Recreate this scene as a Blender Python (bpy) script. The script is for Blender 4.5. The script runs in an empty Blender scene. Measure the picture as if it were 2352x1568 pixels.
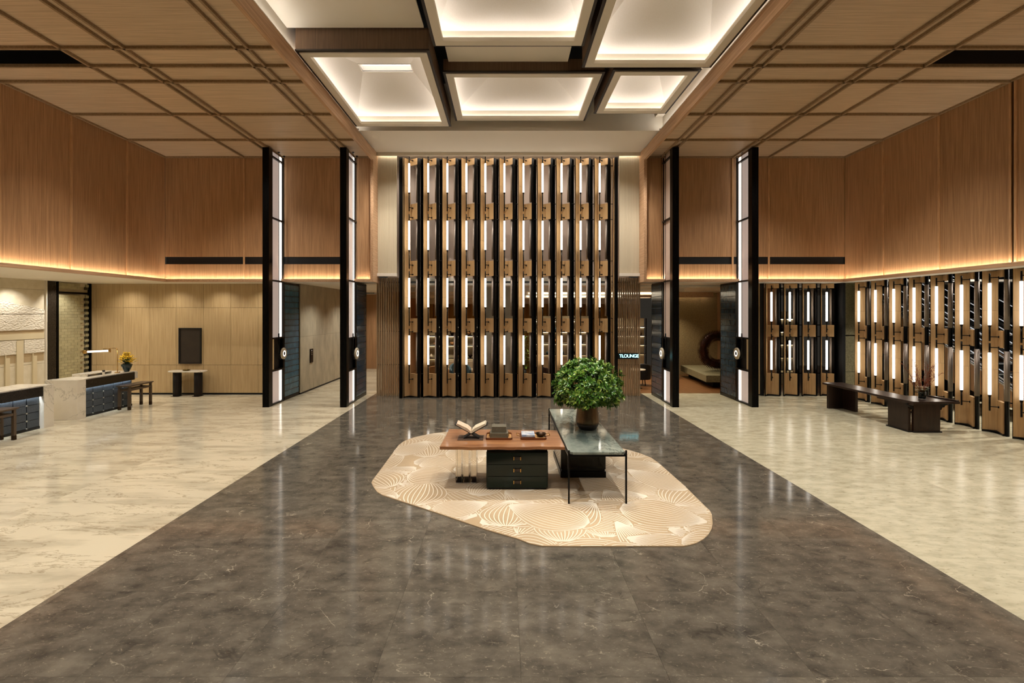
import bpy, math, random
from math import sin, cos, pi, sqrt, radians
from mathutils import Vector, Matrix
random.seed(7)
C = bpy.context.scene.collection
S = bpy.context.scene

# ---------------------------------------------------------------- camera
CAM_H, F, VX, VY = 2.85, 1100.0, 1160.0, 718.0
cam_d = bpy.data.cameras.new('camera'); cam = bpy.data.objects.new('camera', cam_d); C.objects.link(cam)
cam.location = (0, 0, CAM_H); cam.rotation_euler = (pi/2, 0, 0)
cam_d.sensor_width = 36.0; cam_d.lens = F/2352*36.0
cam_d.shift_x = (1176-VX)/2352; cam_d.shift_y = (VY-784)/2352
cam_d.clip_start = 0.05; cam_d.clip_end = 200
S.camera = cam
# ---------------------------------------------------------------- world, view
w = bpy.data.worlds.new('world'); S.world = w; w.use_nodes = True
w.node_tree.nodes['Background'].inputs[0].default_value = (1, .86, .68, 1)
w.node_tree.nodes['Background'].inputs[1].default_value = 0.02
S.view_settings.view_transform = 'Standard'
try: S.view_settings.look = 'None'
except Exception: pass
S.view_settings.gamma = 1.0; S.view_settings.use_curve_mapping = False
S.view_settings.exposure = 0.42
S.cycles.max_bounces = 6; S.cycles.diffuse_bounces = 3; S.cycles.glossy_bounces = 2
S.cycles.transmission_bounces = 6; S.cycles.transparent_max_bounces = 6
S.cycles.sample_clamp_indirect = 4.0; S.cycles.caustics_reflective = False; S.cycles.caustics_refractive = False
S.cycles.blur_glossy = 0.5; S.cycles.adaptive_threshold = 0.1; S.cycles.adaptive_min_samples = 16
WARM = (1.0, .84, .64); NEUT = (1.0, .945, .875)
# ---------------------------------------------------------------- lamps: ceiling downlights, plus added fill spots
def spot(name, loc, power, size=120, blend=1.0, col=NEUT, rad=.08, aim=None):
    d = bpy.data.lights.new(name, 'SPOT'); d.energy = power; d.spot_size = radians(size); d.spot_blend = blend
    d.color = col; d.shadow_soft_size = rad
    o = bpy.data.objects.new(name, d); C.objects.link(o); o.location = loc
    if aim is not None:
        o.rotation_euler = (Vector(aim)-Vector(loc)).to_track_quat('-Z', 'Y').to_euler()
    return o
def area(name, loc, sx, sy, power, col=NEUT, rot=(0,0,0)):
    d = bpy.data.lights.new(name, 'AREA'); d.shape = 'RECTANGLE'; d.size = sx; d.size_y = sy; d.energy = power; d.color = col
    o = bpy.data.objects.new(name, d); C.objects.link(o); o.location = loc; o.rotation_euler = rot
    return o
for sx in (-1, 1):
    for yy in (2.0, 6.2, 9.4, 13.0):
        spot('ceiling_downlight', (7.32*sx, yy, 7.82), 410, 120)
    for yy in (3.0, 7.0, 11.3):
        spot('ceiling_downlight', (8.9*sx, yy, 7.82), 250, 105)
for yy, p in ((1.5, 460), (4.6, 460), (9.5, 300)):
    for xx in (-1.47, 1.6):
        spot('ceiling_downlight', (xx, yy, 8.03 if yy > 9 else 8.45), p, 115)
for xx in (-3.6, -1.8, 0, 1.8, 3.6):
    spot('soffit_fill_spot', (xx, 14.3, 8.10), 250, 110, 1.0, NEUT, .06, aim=(xx, 15.6, 0))  # unseen fill spots put in to brighten the tall screen
for xx in (-3.6, -2.4, -1.2, 0, 1.2, 2.4, 3.6):
    spot('added_wall_fill', (xx, 16.5, 8.0), 34, 150, 1.0, NEUT, .3, aim=(xx, 17.25, 4.6))  # added spots without a fixture, lifting the wall behind the tall screen
for sx in (-1, 1):
    spot('soffit_fill_spot', (3.95*sx+.1, 14.5, 8.10), 220, 50, 1.0, NEUT, .06, aim=(4.15*sx+.1, 16.4, 1.8))  # added fill aimed at the dark slat screens
spot('table_spotlight', (0.6, 9.5, 8.03), 520, 34, .5, NEUT, .04, aim=(.2, 7.9, .6))
spot('table_spotlight', (1.6, 7.4, 8.4), 380, 38, .5, NEUT, .04, aim=(1.2, 8.2, .6))
spot('table_spotlight', (-.9, 5.0, 8.4), 300, 40, .6, NEUT, .05, aim=(.2, 7.6, .4))
for yy in (2, 6, 9, 10.9, 13.3, 15.2):
    spot('reception_downlight', (-12.6, yy, 3.84), 125, 130, 1.0, (1, .93, .83), .05)
for yy in (14.2, 15.6):
    spot('reception_wall_washer', (-13.9, yy-.4, 3.84), 75, 100, .8, (1, .94, .86), .04, aim=(-14.45, yy, 1.5))
for xx in (-13.0, -11.4, -9.8, -8.3):
    spot('reception_wall_washer', (xx, 15.85, 3.80), 42, 120, 1.0, (1, .92, .80), .04, aim=(xx, 16.68, 1.4))
for yy in (17.6, 20.5, 23):
    spot('lift_hall_downlight', (-5.9, yy, 3.8), 170, 130, 1.0, (1, .94, .86), .05)
for xx, yy, p in ((6.6, 17.4, 110), (7.6, 20.9, 130), (6.0, 20, 70)):
    spot('corridor_downlight', (xx, yy, 3.6), p*1.3, 110, 1.0, (1, .86, .66), .05)
for xx in (-3.2, -1.6, 1.4, 3.0, 5.0):
    for yy in (18.6, 21.0):
        spot('lounge_downlight', (xx, yy, 3.6), 170, 130, 1.0, (1, .86, .66), .06)
for yy in (11.5, 14.5):
    spot('escalator_fill_spot', (14.4, yy, 6.2), 900, 120, 1.0, (1, .93, .84), .06)  # added unseen source, brightens the space behind the right screen

# ---------------------------------------------------------------- helpers
def lin(c):
    if isinstance(c, str):
        c = tuple(int(c[i:i+2], 16)/255 for i in (0, 2, 4))
        c = tuple(x/12.92 if x <= .04045 else ((x+.055)/1.055)**2.4 for x in c)
    return (c[0], c[1], c[2], 1)
MATS = {}
def mat(name, col, rough=.5, metal=0.0, col2=None, scale=(1, 1, 1), nscale=4.0, detail=4, lo=.35, hi=.65, rand=0.0,
        bump=0.0, bscale=None, spec=.5, coat=0, trans=0, ior=1.45, emit=None, estr=0, sheen=0, coord='pos', col3=None, n3=None):
    m = bpy.data.materials.new(name); m.use_nodes = True; MATS[name] = m
    nt = m.node_tree; N = nt.nodes; L = nt.links; b = N['Principled BSDF']
    b.inputs['Base Color'].default_value = lin(col); b.inputs['Roughness'].default_value = rough
    b.inputs['Metallic'].default_value = metal; b.inputs['Specular IOR Level'].default_value = spec
    b.inputs['IOR'].default_value = ior
    if coat: b.inputs['Coat Weight'].default_value = coat; b.inputs['Coat Roughness'].default_value = .08
    if trans: b.inputs['Transmission Weight'].default_value = trans
    if sheen: b.inputs['Sheen Weight'].default_value = sheen
    if emit is not None:
        b.inputs['Emission Color'].default_value = lin(emit); b.inputs['Emission Strength'].default_value = estr
    out = None
    if col2 is not None or bump:
        if coord == 'pos':
            g = N.new('ShaderNodeNewGeometry'); src = g.outputs['Position']
        else:
            g = N.new('ShaderNodeTexCoord'); src = g.outputs['Object']
        mp = N.new('ShaderNodeMapping'); mp.inputs['Scale'].default_value = scale; L.new(src, mp.inputs['Vector'])
        oi = N.new('ShaderNodeObjectInfo')
        if rand:
            cb = N.new('ShaderNodeVectorMath'); cb.operation = 'SCALE'; cb.inputs[0].default_value = (37.0, 61.0, 23.0)
            L.new(oi.outputs['Random'], cb.inputs['Scale'])
            ad = N.new('ShaderNodeVectorMath'); ad.operation = 'ADD'; L.new(mp.outputs[0], ad.inputs[0]); L.new(cb.outputs[0], ad.inputs[1])
            vec = ad.outputs[0]
        else: vec = mp.outputs[0]
        nz = N.new('ShaderNodeTexNoise'); nz.inputs['Scale'].default_value = nscale; nz.inputs['Detail'].default_value = detail
        nz.inputs['Roughness'].default_value = .6
        L.new(vec, nz.inputs['Vector'])
        if col2 is not None:
            r = N.new('ShaderNodeValToRGB'); r.color_ramp.elements[0].position = lo; r.color_ramp.elements[1].position = hi
            r.color_ramp.elements[0].color = lin(col); r.color_ramp.elements[1].color = lin(col2)
            L.new(nz.outputs['Fac'], r.inputs['Fac']); out = r.outputs['Color']
            if col3 is not None:      # veins / flecks
                n2 = N.new('ShaderNodeTexNoise'); n2.inputs['Scale'].default_value = n3[0]; n2.inputs['Detail'].default_value = n3[1]
                n2.inputs['Distortion'].default_value = n3[2]; n2.inputs['Roughness'].default_value = .65; L.new(vec, n2.inputs['Vector'])
                r2 = N.new('ShaderNodeValToRGB'); e = r2.color_ramp.elements
                e[0].position = n3[3]; e[0].color = (0, 0, 0, 1); e[1].position = n3[4]; e[1].color = (n3[5],)*3+(1,)
                if len(n3) > 6:
                    x = e.new(n3[6]); x.color = (0, 0, 0, 1)
                L.new(n2.outputs['Fac'], r2.inputs['Fac'])
                mx = N.new('ShaderNodeMix'); mx.data_type = 'RGBA'; L.new(r2.outputs['Color'], mx.inputs['Factor'])
                L.new(out, mx.inputs['A']); mx.inputs['B'].default_value = lin(col3); out = mx.outputs['Result']
            if rand:
                hs = N.new('ShaderNodeHueSaturation'); mr = N.new('ShaderNodeMapRange')
                mr.inputs['To Min'].default_value = 1-rand; mr.inputs['To Max'].default_value = 1+rand
                L.new(oi.outputs['Random'], mr.inputs['Value']); L.new(mr.outputs[0], hs.inputs['Value']); L.new(out, hs.inputs['Color']); out = hs.outputs['Color']
            L.new(out, b.inputs['Base Color'])
        if bump:
            bp = N.new('ShaderNodeBump'); bp.inputs['Strength'].default_value = bump; bp.inputs['Distance'].default_value = .02
            if bscale:
                n4 = N.new('ShaderNodeTexNoise'); n4.inputs['Scale'].default_value = bscale; n4.inputs['Detail'].default_value = 3
                L.new(vec, n4.inputs['Vector']); L.new(n4.outputs['Fac'], bp.inputs['Height'])
            else: L.new(nz.outputs['Fac'], bp.inputs['Height'])
            L.new(bp.outputs[0], b.inputs['Normal'])
    return m
def emis(name, col, strength):
    m = bpy.data.materials.new(name); m.use_nodes = True; nt = m.node_tree; nt.nodes.clear()
    e = nt.nodes.new('ShaderNodeEmission'); e.inputs[0].default_value = lin(col); e.inputs[1].default_value = strength
    o = nt.nodes.new('ShaderNodeOutputMaterial'); nt.links.new(e.outputs[0], o.inputs[0]); return m

class MB:
    def __init__(s): s.v = []; s.f = []; s.sm = []
    def add(s, vs, fs, smooth=False):
        k = len(s.v); s.v += [tuple(p) for p in vs]
        for f in fs: s.f.append(tuple(i+k for i in f)); s.sm.append(smooth)
        return s
    def box(s, x0, x1, y0, y1, z0, z1):
        if x0 > x1: x0, x1 = x1, x0
        if y0 > y1: y0, y1 = y1, y0
        if z0 > z1: z0, z1 = z1, z0
        return s.add([(x0,y0,z0),(x1,y0,z0),(x1,y1,z0),(x0,y1,z0),(x0,y0,z1),(x1,y0,z1),(x1,y1,z1),(x0,y1,z1)],
              [(0,3,2,1),(4,5,6,7),(0,1,5,4),(1,2,6,5),(2,3,7,6),(3,0,4,7)])
    def prism(s, poly, z0, z1):
        a = sum(poly[i][0]*poly[(i+1)%len(poly)][1]-poly[(i+1)%len(poly)][0]*poly[i][1] for i in range(len(poly)))
        if a < 0: poly = poly[::-1]
        n = len(poly)
        return s.add([(x,y,z0) for x,y in poly]+[(x,y,z1) for x,y in poly],
              [tuple(range(n-1,-1,-1)), tuple(range(n,2*n))]+[(i,(i+1)%n,n+(i+1)%n,n+i) for i in range(n)])
    def cyl(s, p0, p1, r, n=12, r2=None, cap=True, smooth=True):
        p0 = Vector(p0); p1 = Vector(p1); r2 = r if r2 is None else r2
        d = (p1-p0).normalized(); u = d.orthogonal().normalized(); v = d.cross(u)
        vs = [p0+u*r*cos(2*pi*i/n)+v*r*sin(2*pi*i/n) for i in range(n)]+[p1+u*r2*cos(2*pi*i/n)+v*r2*sin(2*pi*i/n) for i in range(n)]
        k = len(s.v); s.v += [tuple(p) for p in vs]
        for i in range(n): s.f.append((k+i,k+(i+1)%n,k+n+(i+1)%n,k+n+i)); s.sm.append(smooth)
        if cap:
            s.f.append(tuple(k+i for i in range(n-1,-1,-1))); s.sm.append(False)
            s.f.append(tuple(k+n+i for i in range(n))); s.sm.append(False)
        return s
    def tube(s, pts, r, n=8):
        for a, b in zip(pts, pts[1:]):
            if (Vector(a)-Vector(b)).length > 1e-5: s.cyl(a, b, r, n)
        return s
    def lathe(s, prof, n=28, c=(0,0,0), smooth=True):
        k = len(s.v)
        for r, z in prof:
            for i in range(n): s.v.append((c[0]+r*cos(2*pi*i/n), c[1]+r*sin(2*pi*i/n), c[2]+z))
        for j in range(len(prof)-1):
            for i in range(n):
                s.f.append((k+j*n+i, k+j*n+(i+1)%n, k+(j+1)*n+(i+1)%n, k+(j+1)*n+i)); s.sm.append(smooth)
        s.f.append(tuple(k+i for i in range(n-1,-1,-1))); s.sm.append(False)
        s.f.append(tuple(k+(len(prof)-1)*n+i for i in range(n))); s.sm.append(False)
        return s
    def mesh(s, name, m):
        me = bpy.data.meshes.new(name); me.from_pydata(s.v, [], s.f); me.materials.append(m)
        me.polygons.foreach_set('use_smooth', s.sm); me.update(); return me
    def build(s, name, m, parent=None, loc=(0,0,0), bevel=0, seg=2):
        o = bpy.data.objects.new(name, s.mesh(name, m)); C.objects.link(o); o.location = loc
        if parent is not None: o.parent = parent
        if bevel:
            md = o.modifiers.new('bevel', 'BEVEL'); md.width = bevel; md.segments = seg; md.limit_method = 'ANGLE'; md.angle_limit = radians(40)
        return o
def inst(name, me, parent=None, loc=(0,0,0), rz=0, scale=None):
    o = bpy.data.objects.new(name, me); C.objects.link(o); o.location = loc; o.rotation_euler = (0,0,rz)
    if scale: o.scale = scale
    if parent is not None: o.parent = parent
    return o
def box(name, m, x0, x1, y0, y1, z0, z1, parent=None, bevel=0):
    cx, cy, cz = (x0+x1)/2, (y0+y1)/2, (z0+z1)/2
    if parent is not None and parent.type == 'EMPTY':
        return MB().box(x0,x1,y0,y1,z0,z1).build(name, m, parent, bevel=bevel)
    return MB().box(x0-cx,x1-cx,y0-cy,y1-cy,z0-cz,z1-cz).build(name, m, parent, loc=(cx,cy,cz) if parent is None else (cx-parent.location.x, cy-parent.location.y, cz-parent.location.z), bevel=bevel)
def tag(o, label, cat, group=None):
    o['label'] = label; o['category'] = cat
    if group: o['group'] = group
    return o
def thing(name, label, cat, loc=(0,0,0), rz=0, group=None):
    o = bpy.data.objects.new(name, None); C.objects.link(o); o.location = loc; o.rotation_euler = (0,0,rz); o.empty_display_size = .1
    return tag(o, label, cat, group)
def struct(o, label=None, cat=None):
    o['kind'] = 'structure'
    if label: o['label'] = label
    if cat: o['category'] = cat
    return o
def stuff(o): o['kind'] = 'stuff'; return o
def copy_tree(o, loc, rz, label, parent=None):
    c = o.copy(); C.objects.link(c); c.location = loc; c.rotation_euler = (0,0,rz)
    if label: c['label'] = label
    for ch in o.children:
        k = ch.copy(); C.objects.link(k); k.parent = c
        for g in ch.children:
            q = g.copy(); C.objects.link(q); q.parent = k
    return c
ORD = ['first','second','third','fourth','fifth','sixth','seventh','eighth','ninth','tenth','eleventh','twelfth']
def fl(px, py, z=0.0):            # photo measurement -> point on the level plane at height z
    Y = (CAM_H-z)*F/(py-VY); return ((px-VX)/F*Y, Y)

# ---------------------------------------------------------------- materials
oak_c = mat('oak_veneer_ceiling', 'b49a7b', .5, col2='d6bc9c', scale=(.35, 14, 6), nscale=3, detail=5, rand=.07, lo=.3, hi=.7)
oak_w = mat('oak_veneer_wall', '936c48', .5, col2='bc9167', scale=(14, 14, .35), nscale=3, detail=5, rand=.06, lo=.3, hi=.7)
oak_lt = mat('pale_oak_veneer', 'b09468', .55, col2='cbb084', scale=(12, 12, .35), nscale=3, detail=5, rand=.04, lo=.3, hi=.7)
oak_fas = mat('oak_fascia', 'b08a66', .5, col2='cfa884', scale=(10, .3, 10), nscale=3, detail=4)
batten = mat('oak_batten', '8a7050', .5, col2='a08464', scale=(4, 4, 4), nscale=6)
batten_lt = mat('oak_batten_light', 'b4885c', .5, col2='c89c70', scale=(4, 4, .5), nscale=6)
screen_wood = mat('screen_oak', 'aa865a', .42, col2='c6a272', scale=(16, 16, .5), nscale=3, detail=5, rand=.06, lo=.3, hi=.7)
slat_wood = mat('slat_oak', 'b0926e', .5, col2='c8ac86', scale=(9, 9, .4), nscale=4)
black_m = mat('black_metal', '0b0a09', .32, metal=.6)
black_matt = mat('black_matt', '070606', .55)
post_reflection = mat('painted_post_reflection', '94877c', .45, metal=.55)  # pale tone imitates the lamps reflected in the black posts
cream = mat('cream_plaster', 'ece3d3', .7)
cream_frame = mat('cream_frame', 'e2d8c6', .5)
coffer_fab = mat('coffer_fabric', 'e8e0d6', .75, col2='ece6de', scale=(20, 20, 20), nscale=3)
coffer_side = mat('coffer_side_wood', '5f4936', .5, col2='745b45', scale=(14, 14, .4), nscale=3)
coffer_dark = mat('coffer_dark_edge', '2c231c', .5)
ribbed = mat('ribbed_fabric_wall', 'cfc0a2', .7, col2='dccfb4', scale=(40, 1, .2), nscale=2, detail=1)
void_m = mat('dark_void', '020202', .8)
slot_m = mat('dark_slot', '060505', .6)
floor_dark = mat('dark_marble', '47423a', .10, col2='766e60', scale=(1, 1.5, 1), nscale=3.4, detail=15, lo=.30, hi=.72, rand=.07,
                 col3='c0b298', n3=(24, 10, .9, .58, .74, .5), spec=.28)
floor_cream = mat('cream_marble', 'd8ccb0', .10, col2='9e927a', scale=(.45, 1.7, 1), nscale=1.7, detail=12, lo=.44, hi=.78, rand=.03,
                  col3='7d6a4a', n3=(1.3, 12, .6, .488, .5, .6, .512), spec=.3)
floor_right_m = mat('cream_marble_right', 'ccc4a8', .2, col2='a49c80', scale=(.9, 2.0, 1), nscale=3.5, detail=10, lo=.4, hi=.78, rand=.03,
                  col3='8a8262', n3=(14, 10, .6, .58, .70, .7), spec=.15)
def add_veins(m, col, scale, width, dist, amount):
    nt = m.node_tree; N = nt.nodes; L = nt.links; b = N['Principled BSDF']
    src = b.inputs['Base Color'].links[0].from_socket; mp = next(n for n in N if n.type == 'MAPPING')
    nz = N.new('ShaderNodeTexNoise'); nz.inputs['Scale'].default_value = scale; nz.inputs['Detail'].default_value = 6; nz.inputs['Distortion'].default_value = dist
    r = N.new('ShaderNodeValToRGB'); e = r.color_ramp.elements
    e[0].position = .5-width; e[0].color = (0, 0, 0, 1); e[1].position = .5; e[1].color = (1, 1, 1, 1); x = e.new(.5+width); x.color = (0, 0, 0, 1)
    mk = N.new('ShaderNodeTexNoise'); mk.inputs['Scale'].default_value = scale*1.7; rm = N.new('ShaderNodeValToRGB')
    rm.color_ramp.elements[0].position = .52; rm.color_ramp.elements[1].position = .66; rm.color_ramp.elements[1].color = (amount, amount, amount, 1)
    ml = N.new('ShaderNodeMath'); ml.operation = 'MULTIPLY'; mx = N.new('ShaderNodeMix'); mx.data_type = 'RGBA'
    L.new(mp.outputs[0], nz.inputs['Vector']); L.new(nz.outputs['Fac'], r.inputs[0]); L.new(mp.outputs[0], mk.inputs['Vector']); L.new(mk.outputs['Fac'], rm.inputs[0])
    L.new(r.outputs[0], ml.inputs[0]); L.new(rm.outputs[0], ml.inputs[1]); L.new(ml.outputs[0], mx.inputs['Factor'])
    L.new(src, mx.inputs['A']); mx.inputs['B'].default_value = lin(col); L.new(mx.outputs['Result'], b.inputs['Base Color'])
add_veins(floor_dark, 'c8bca4', 1.0, .0038, .5, .7); add_veins(floor_dark, '2a2622', 1.7, .02, .8, .5)
wood_floor = mat('walnut_boards', '6a4628', .35, col2='8a6038', scale=(1, 6, 1), nscale=3)
stone_w = mat('travertine_wall', '9c937e', .5, col2='c0b69c', scale=(2.5, 2.5, .8), nscale=1.6, detail=8, lo=.3, hi=.7)
stone_g = mat('green_granite', '6f684c', .55, col2='908868', scale=(3, 3, 3), nscale=9, detail=8, bump=.2)
stone_b = mat('brown_granite', '8a7652', .6, col2='aa9468', scale=(3, 3, 3), nscale=7, detail=8, bump=.3)
lime = mat('limestone', 'd4c8ac', .6, col2='ddd2ba', scale=(2, 2, 2), nscale=3)
lime_lt = mat('limestone_raised', 'd4c5a2', .6)
lime_dk = mat('limestone_sunk', 'b29c78', .6)
lime_rough = mat('limestone_chiselled', 'e0d6c2', .7, scale=(1, 1, 1.8), nscale=6, bump=1.0, bscale=14)
MATS['limestone_chiselled'].node_tree.nodes['Bump'].inputs['Distance'].default_value = .04
marble_w = mat('white_marble', 'e6dece', .2, col2='dcd2be', scale=(1, 1, 1), nscale=1.5, detail=6, col3='8f8672', n3=(1.1, 6, .8, .49, .5, .6, .512))
granite_d = mat('dark_granite', '15120f', .22, col2='2c261f', scale=(1, 1, 1), nscale=60, detail=2)
leather = mat('slate_leather', '3a4148', .5, col2='495058', scale=(1, 1, 1), nscale=30, bump=.15)
stud_m = mat('pewter_stud', 'b4b4ae', .35, metal=.5)
dk_walnut = mat('dark_walnut', '241710', .3, col2='33221a', scale=(6, 6, .6), nscale=3)
taupe_wood = mat('taupe_wood', '4c3d2e', .4, col2='5c4b3a', scale=(6, 6, .6), nscale=3)
tile_blue = mat('blue_glazed_tile', '2a5a74', .12, col2='3c7894', scale=(3, 3, 1), nscale=3, rand=.15, spec=.7)
tile_grey = mat('dark_glazed_tile', '243a4a', .14, col2='355268', scale=(3, 3, 1), nscale=3, rand=.15, spec=.7)
fabric_lit = mat('backlit_fabric', 'cdb5a2', .8, emit=(1, .86, .78), estr=.20)
fabric_p = mat('panel_fabric', 'cdb5a2', .8, col2='d8c2b0', scale=(60, 60, 60), nscale=2)
disc_m = mat('cream_disc', 'd2c5ab', .4)
rug_m = mat('rug_wool', 'b49a74', .95, col2='c8ae88', scale=(1, 1, 1), nscale=.9, detail=3, sheen=.3, bump=.25, bscale=220)
rug_line = mat('rug_carved_line', 'e4d8c2', .9)
walnut_t = mat('live_edge_walnut', '7c4c2c', .28, col2='b07e52', scale=(.6, 7, 4), nscale=2.2, detail=6, lo=.3, hi=.72, coat=.3)
green_lac = mat('green_lacquer', '0b1c14', .12, spec=.35)
brass = mat('brass', 'b08a4a', .25, metal=1.0)
acrylic = mat('clear_acrylic', 'fffaf0', .02, trans=1.0, ior=1.42)
smoke_glass = mat('smoked_glass', '6a6a62', .05, trans=.85, ior=1.2)
marble_g = mat('green_grey_marble', '4c5852', .07, col2='b4b8a8', scale=(1.0, .55, 1), nscale=1.3, detail=9, lo=.34, hi=.68,
               col3='38423e', n3=(1.3, 9, .7, .485, .5, .7, .52))
pot_m = mat('brushed_bronze_pot', '6a5844', .34, metal=.85, col2='7b6850', scale=(20, 20, .5), nscale=3)
pot_d = mat('dark_pot_base', '14100d', .4)
paper = mat('book_paper', 'd8cbb0', .8); paper2 = mat('printed_page', 'cbb092', .8, col2='dccbb4', scale=(1,1,1), nscale=22)
shagreen = mat('shagreen_box', '5c5646', .55, col2='6c6654', scale=(1,1,1), nscale=90, bump=.2)
tray_leather = mat('cognac_leather', '6a3a1c', .45)
tray_in = mat('tray_wood', 'b8854a', .4, col2='cb9c60', scale=(2, 12, 2), nscale=3)
cover_blue = mat('book_cover_sky', '6f86a8', .35, col2='d8d8d4', scale=(1,1,1), nscale=9, detail=3)
bronze = mat('dark_bronze', '3a2a1c', .3, metal=.8)
grey_mat_m = mat('placemat', '5a4638', .7)
glass_dark = mat('dark_green_glass', '0a120e', .08, coat=.5)
flower_w = mat('white_blossom', 'd8d8c0', .7); flower_y = mat('yellow_blossom', 'f2c814', .6); stem_g = mat('stem_green', '4a5a2a', .6)
twig_m = mat('russet_twig', '6a2f18', .6); berry_m = mat('russet_bud', '8e3e1c', .5)
teal_vase = mat('teal_ceramic', '1c3236', .15, coat=.4)
art_m = mat('dark_art_canvas', '2a211a', .5, col2='332920', scale=(1,1,1), nscale=3)
gold_dish = mat('gilt_dish', '7a6436', .35, metal=.7)
tan_m = mat('tan_leather', 'a87848', .6); brown_up = mat('brown_upholstery', '3c261c', .8); grey_up = mat('beige_upholstery', '9c8a72', .85)
teal_up = mat('teal_upholstery', '2c424c', .8)
curtain_m = mat('gold_curtain', 'b8904c', .8, col2='c8a060', scale=(14, 14, .1), nscale=2, detail=1)
shelf_back = mat('shelf_back', 'a89878', .6)
steel = mat('brushed_steel', 'c8c8c4', .4, metal=.7)
esc_dark = mat('escalator_dark', '0c0c0d', .3)
grass_mat = None
spike_m = mat('bronze_spike', '2c140c', .4, metal=.5, col2='4a2412', scale=(1,1,1), nscale=6)
LED = emis('led_strip', (1, .935, .88), 12.5); LED_W = emis('led_strip_warm', (1, .92, .79), 42); LED_D = emis('led_strip_soffit', (1, .94, .87), 14); FASCIA_FILL = emis('added_fascia_fill', (1, .94, .87), 22)
TUBE = emis('lit_tube', (1, .92, .81), 3.8)
SLOT_L = emis('slot_light', (1, .91, .82), 1.8)
PANEL_GLOW = emis('panel_glow', (1, .92, .82), .7)
LED_P = emis('led_panel', (1, .92, .80), 2.2)
CYAN = emis('cyan_neon', (.35, .95, 1.0), 3.0)
SHELF_L = emis('shelf_led', (1, .86, .64), 4)
entry_m = mat('dark_bronze_entrance', '54463a', .5)
ESC_GLOW = emis('escalator_added_glow', (.95, .98, 1.0), .45)  # added glow that makes the escalator trim lines stand out
glass_pane = mat('clear_pane', 'ffffff', .02, trans=1.0, ior=1.02)
# ================================================================ THE SETTING
ZC = 7.90; XL = -11.0; XR = 11.0; YB = 15.5; ZS = 3.88
FXL, FXR = -4.23, 4.46            # fascias of the centre bay
DXL, DXR = -4.56, 4.81            # edges of the dark floor
def root(name, label=None, cat=None):
    o = bpy.data.objects.new(name, None); C.objects.link(o); o['kind'] = 'structure'; o.empty_display_size = .1
    if label: o['label'] = label
    if cat: o['category'] = cat
    return o
def slabs(parent, m, x0, x1, y0, y1, xs, ys, gap=.0014, clip=None):
    cache = {}
    for xa, xb in zip(xs, xs[1:]):
        for ya, yb in zip(ys, ys[1:]):
            a, b, c, d = max(xa, x0), min(xb, x1), max(ya, y0), min(yb, y1)
            if b-a < .02 or d-c < .02: continue
            k = (round(b-a, 4), round(d-c, 4))
            if k not in cache:
                hx, hy = k[0]/2-gap/2, k[1]/2-gap/2
                cache[k] = MB().box(-hx, hx, -hy, hy, -.02, 0).mesh('slab', m)
            inst('slab', cache[k], parent, ((a+b)/2, (c+d)/2, 0))
def rng(a, b, st):
    r = [a]
    while r[-1] < b: r.append(r[-1]+st)
    return r
ft = root('floor', 'dark grey marble slab floor running down the middle of the lobby', 'floor')
box('bedding', floor_dark, DXL, DXR, -4, 16.9, -.08, -.021, ft)
slabs(ft, floor_dark, DXL, DXR, -4, 16.9, [.125+1.155*i for i in range(-6, 6)], [4.9+1.15*i for i in range(-9, 13)])
fl_l = root('floor_left', 'polished cream marble floor on the reception side', 'floor')
box('bedding', cream, -14.6, DXL, -4, 24.5, -.08, -.021, fl_l)
slabs(fl_l, floor_cream, -14.6, DXL, -4, 24.5, [DXL-2.3*i for i in range(6, -1, -1)], rng(-4, 25, 2.85), .001)
fl_r = root('floor_right', 'polished pale cream marble floor on the light screen side', 'floor')
box('bedding', cream, DXR, 17, -4, 16.95, -.08, -.021, fl_r)
slabs(fl_r, floor_right_m, DXR, 17, -4, 16.95, [DXR+2.3*i for i in range(0, 7)], rng(-4, 17, 2.85), .001)
fl_w = root('floor_lounge', 'warm brown wooden floor of the lounge behind the screen', 'floor')
box('bedding', wood_floor, -4.5, 17, 16.95, 26, -.08, -.012, fl_w)
me = MB().box(-.0985, .0985, -4.5, 4.5, -.012, 0).mesh('floorboard', wood_floor)
for i in range(int((14.5+4.4)/.2)):
    inst('floorboard', me, fl_w, (-4.4+.2*i+.1, 21.45, 0))

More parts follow.
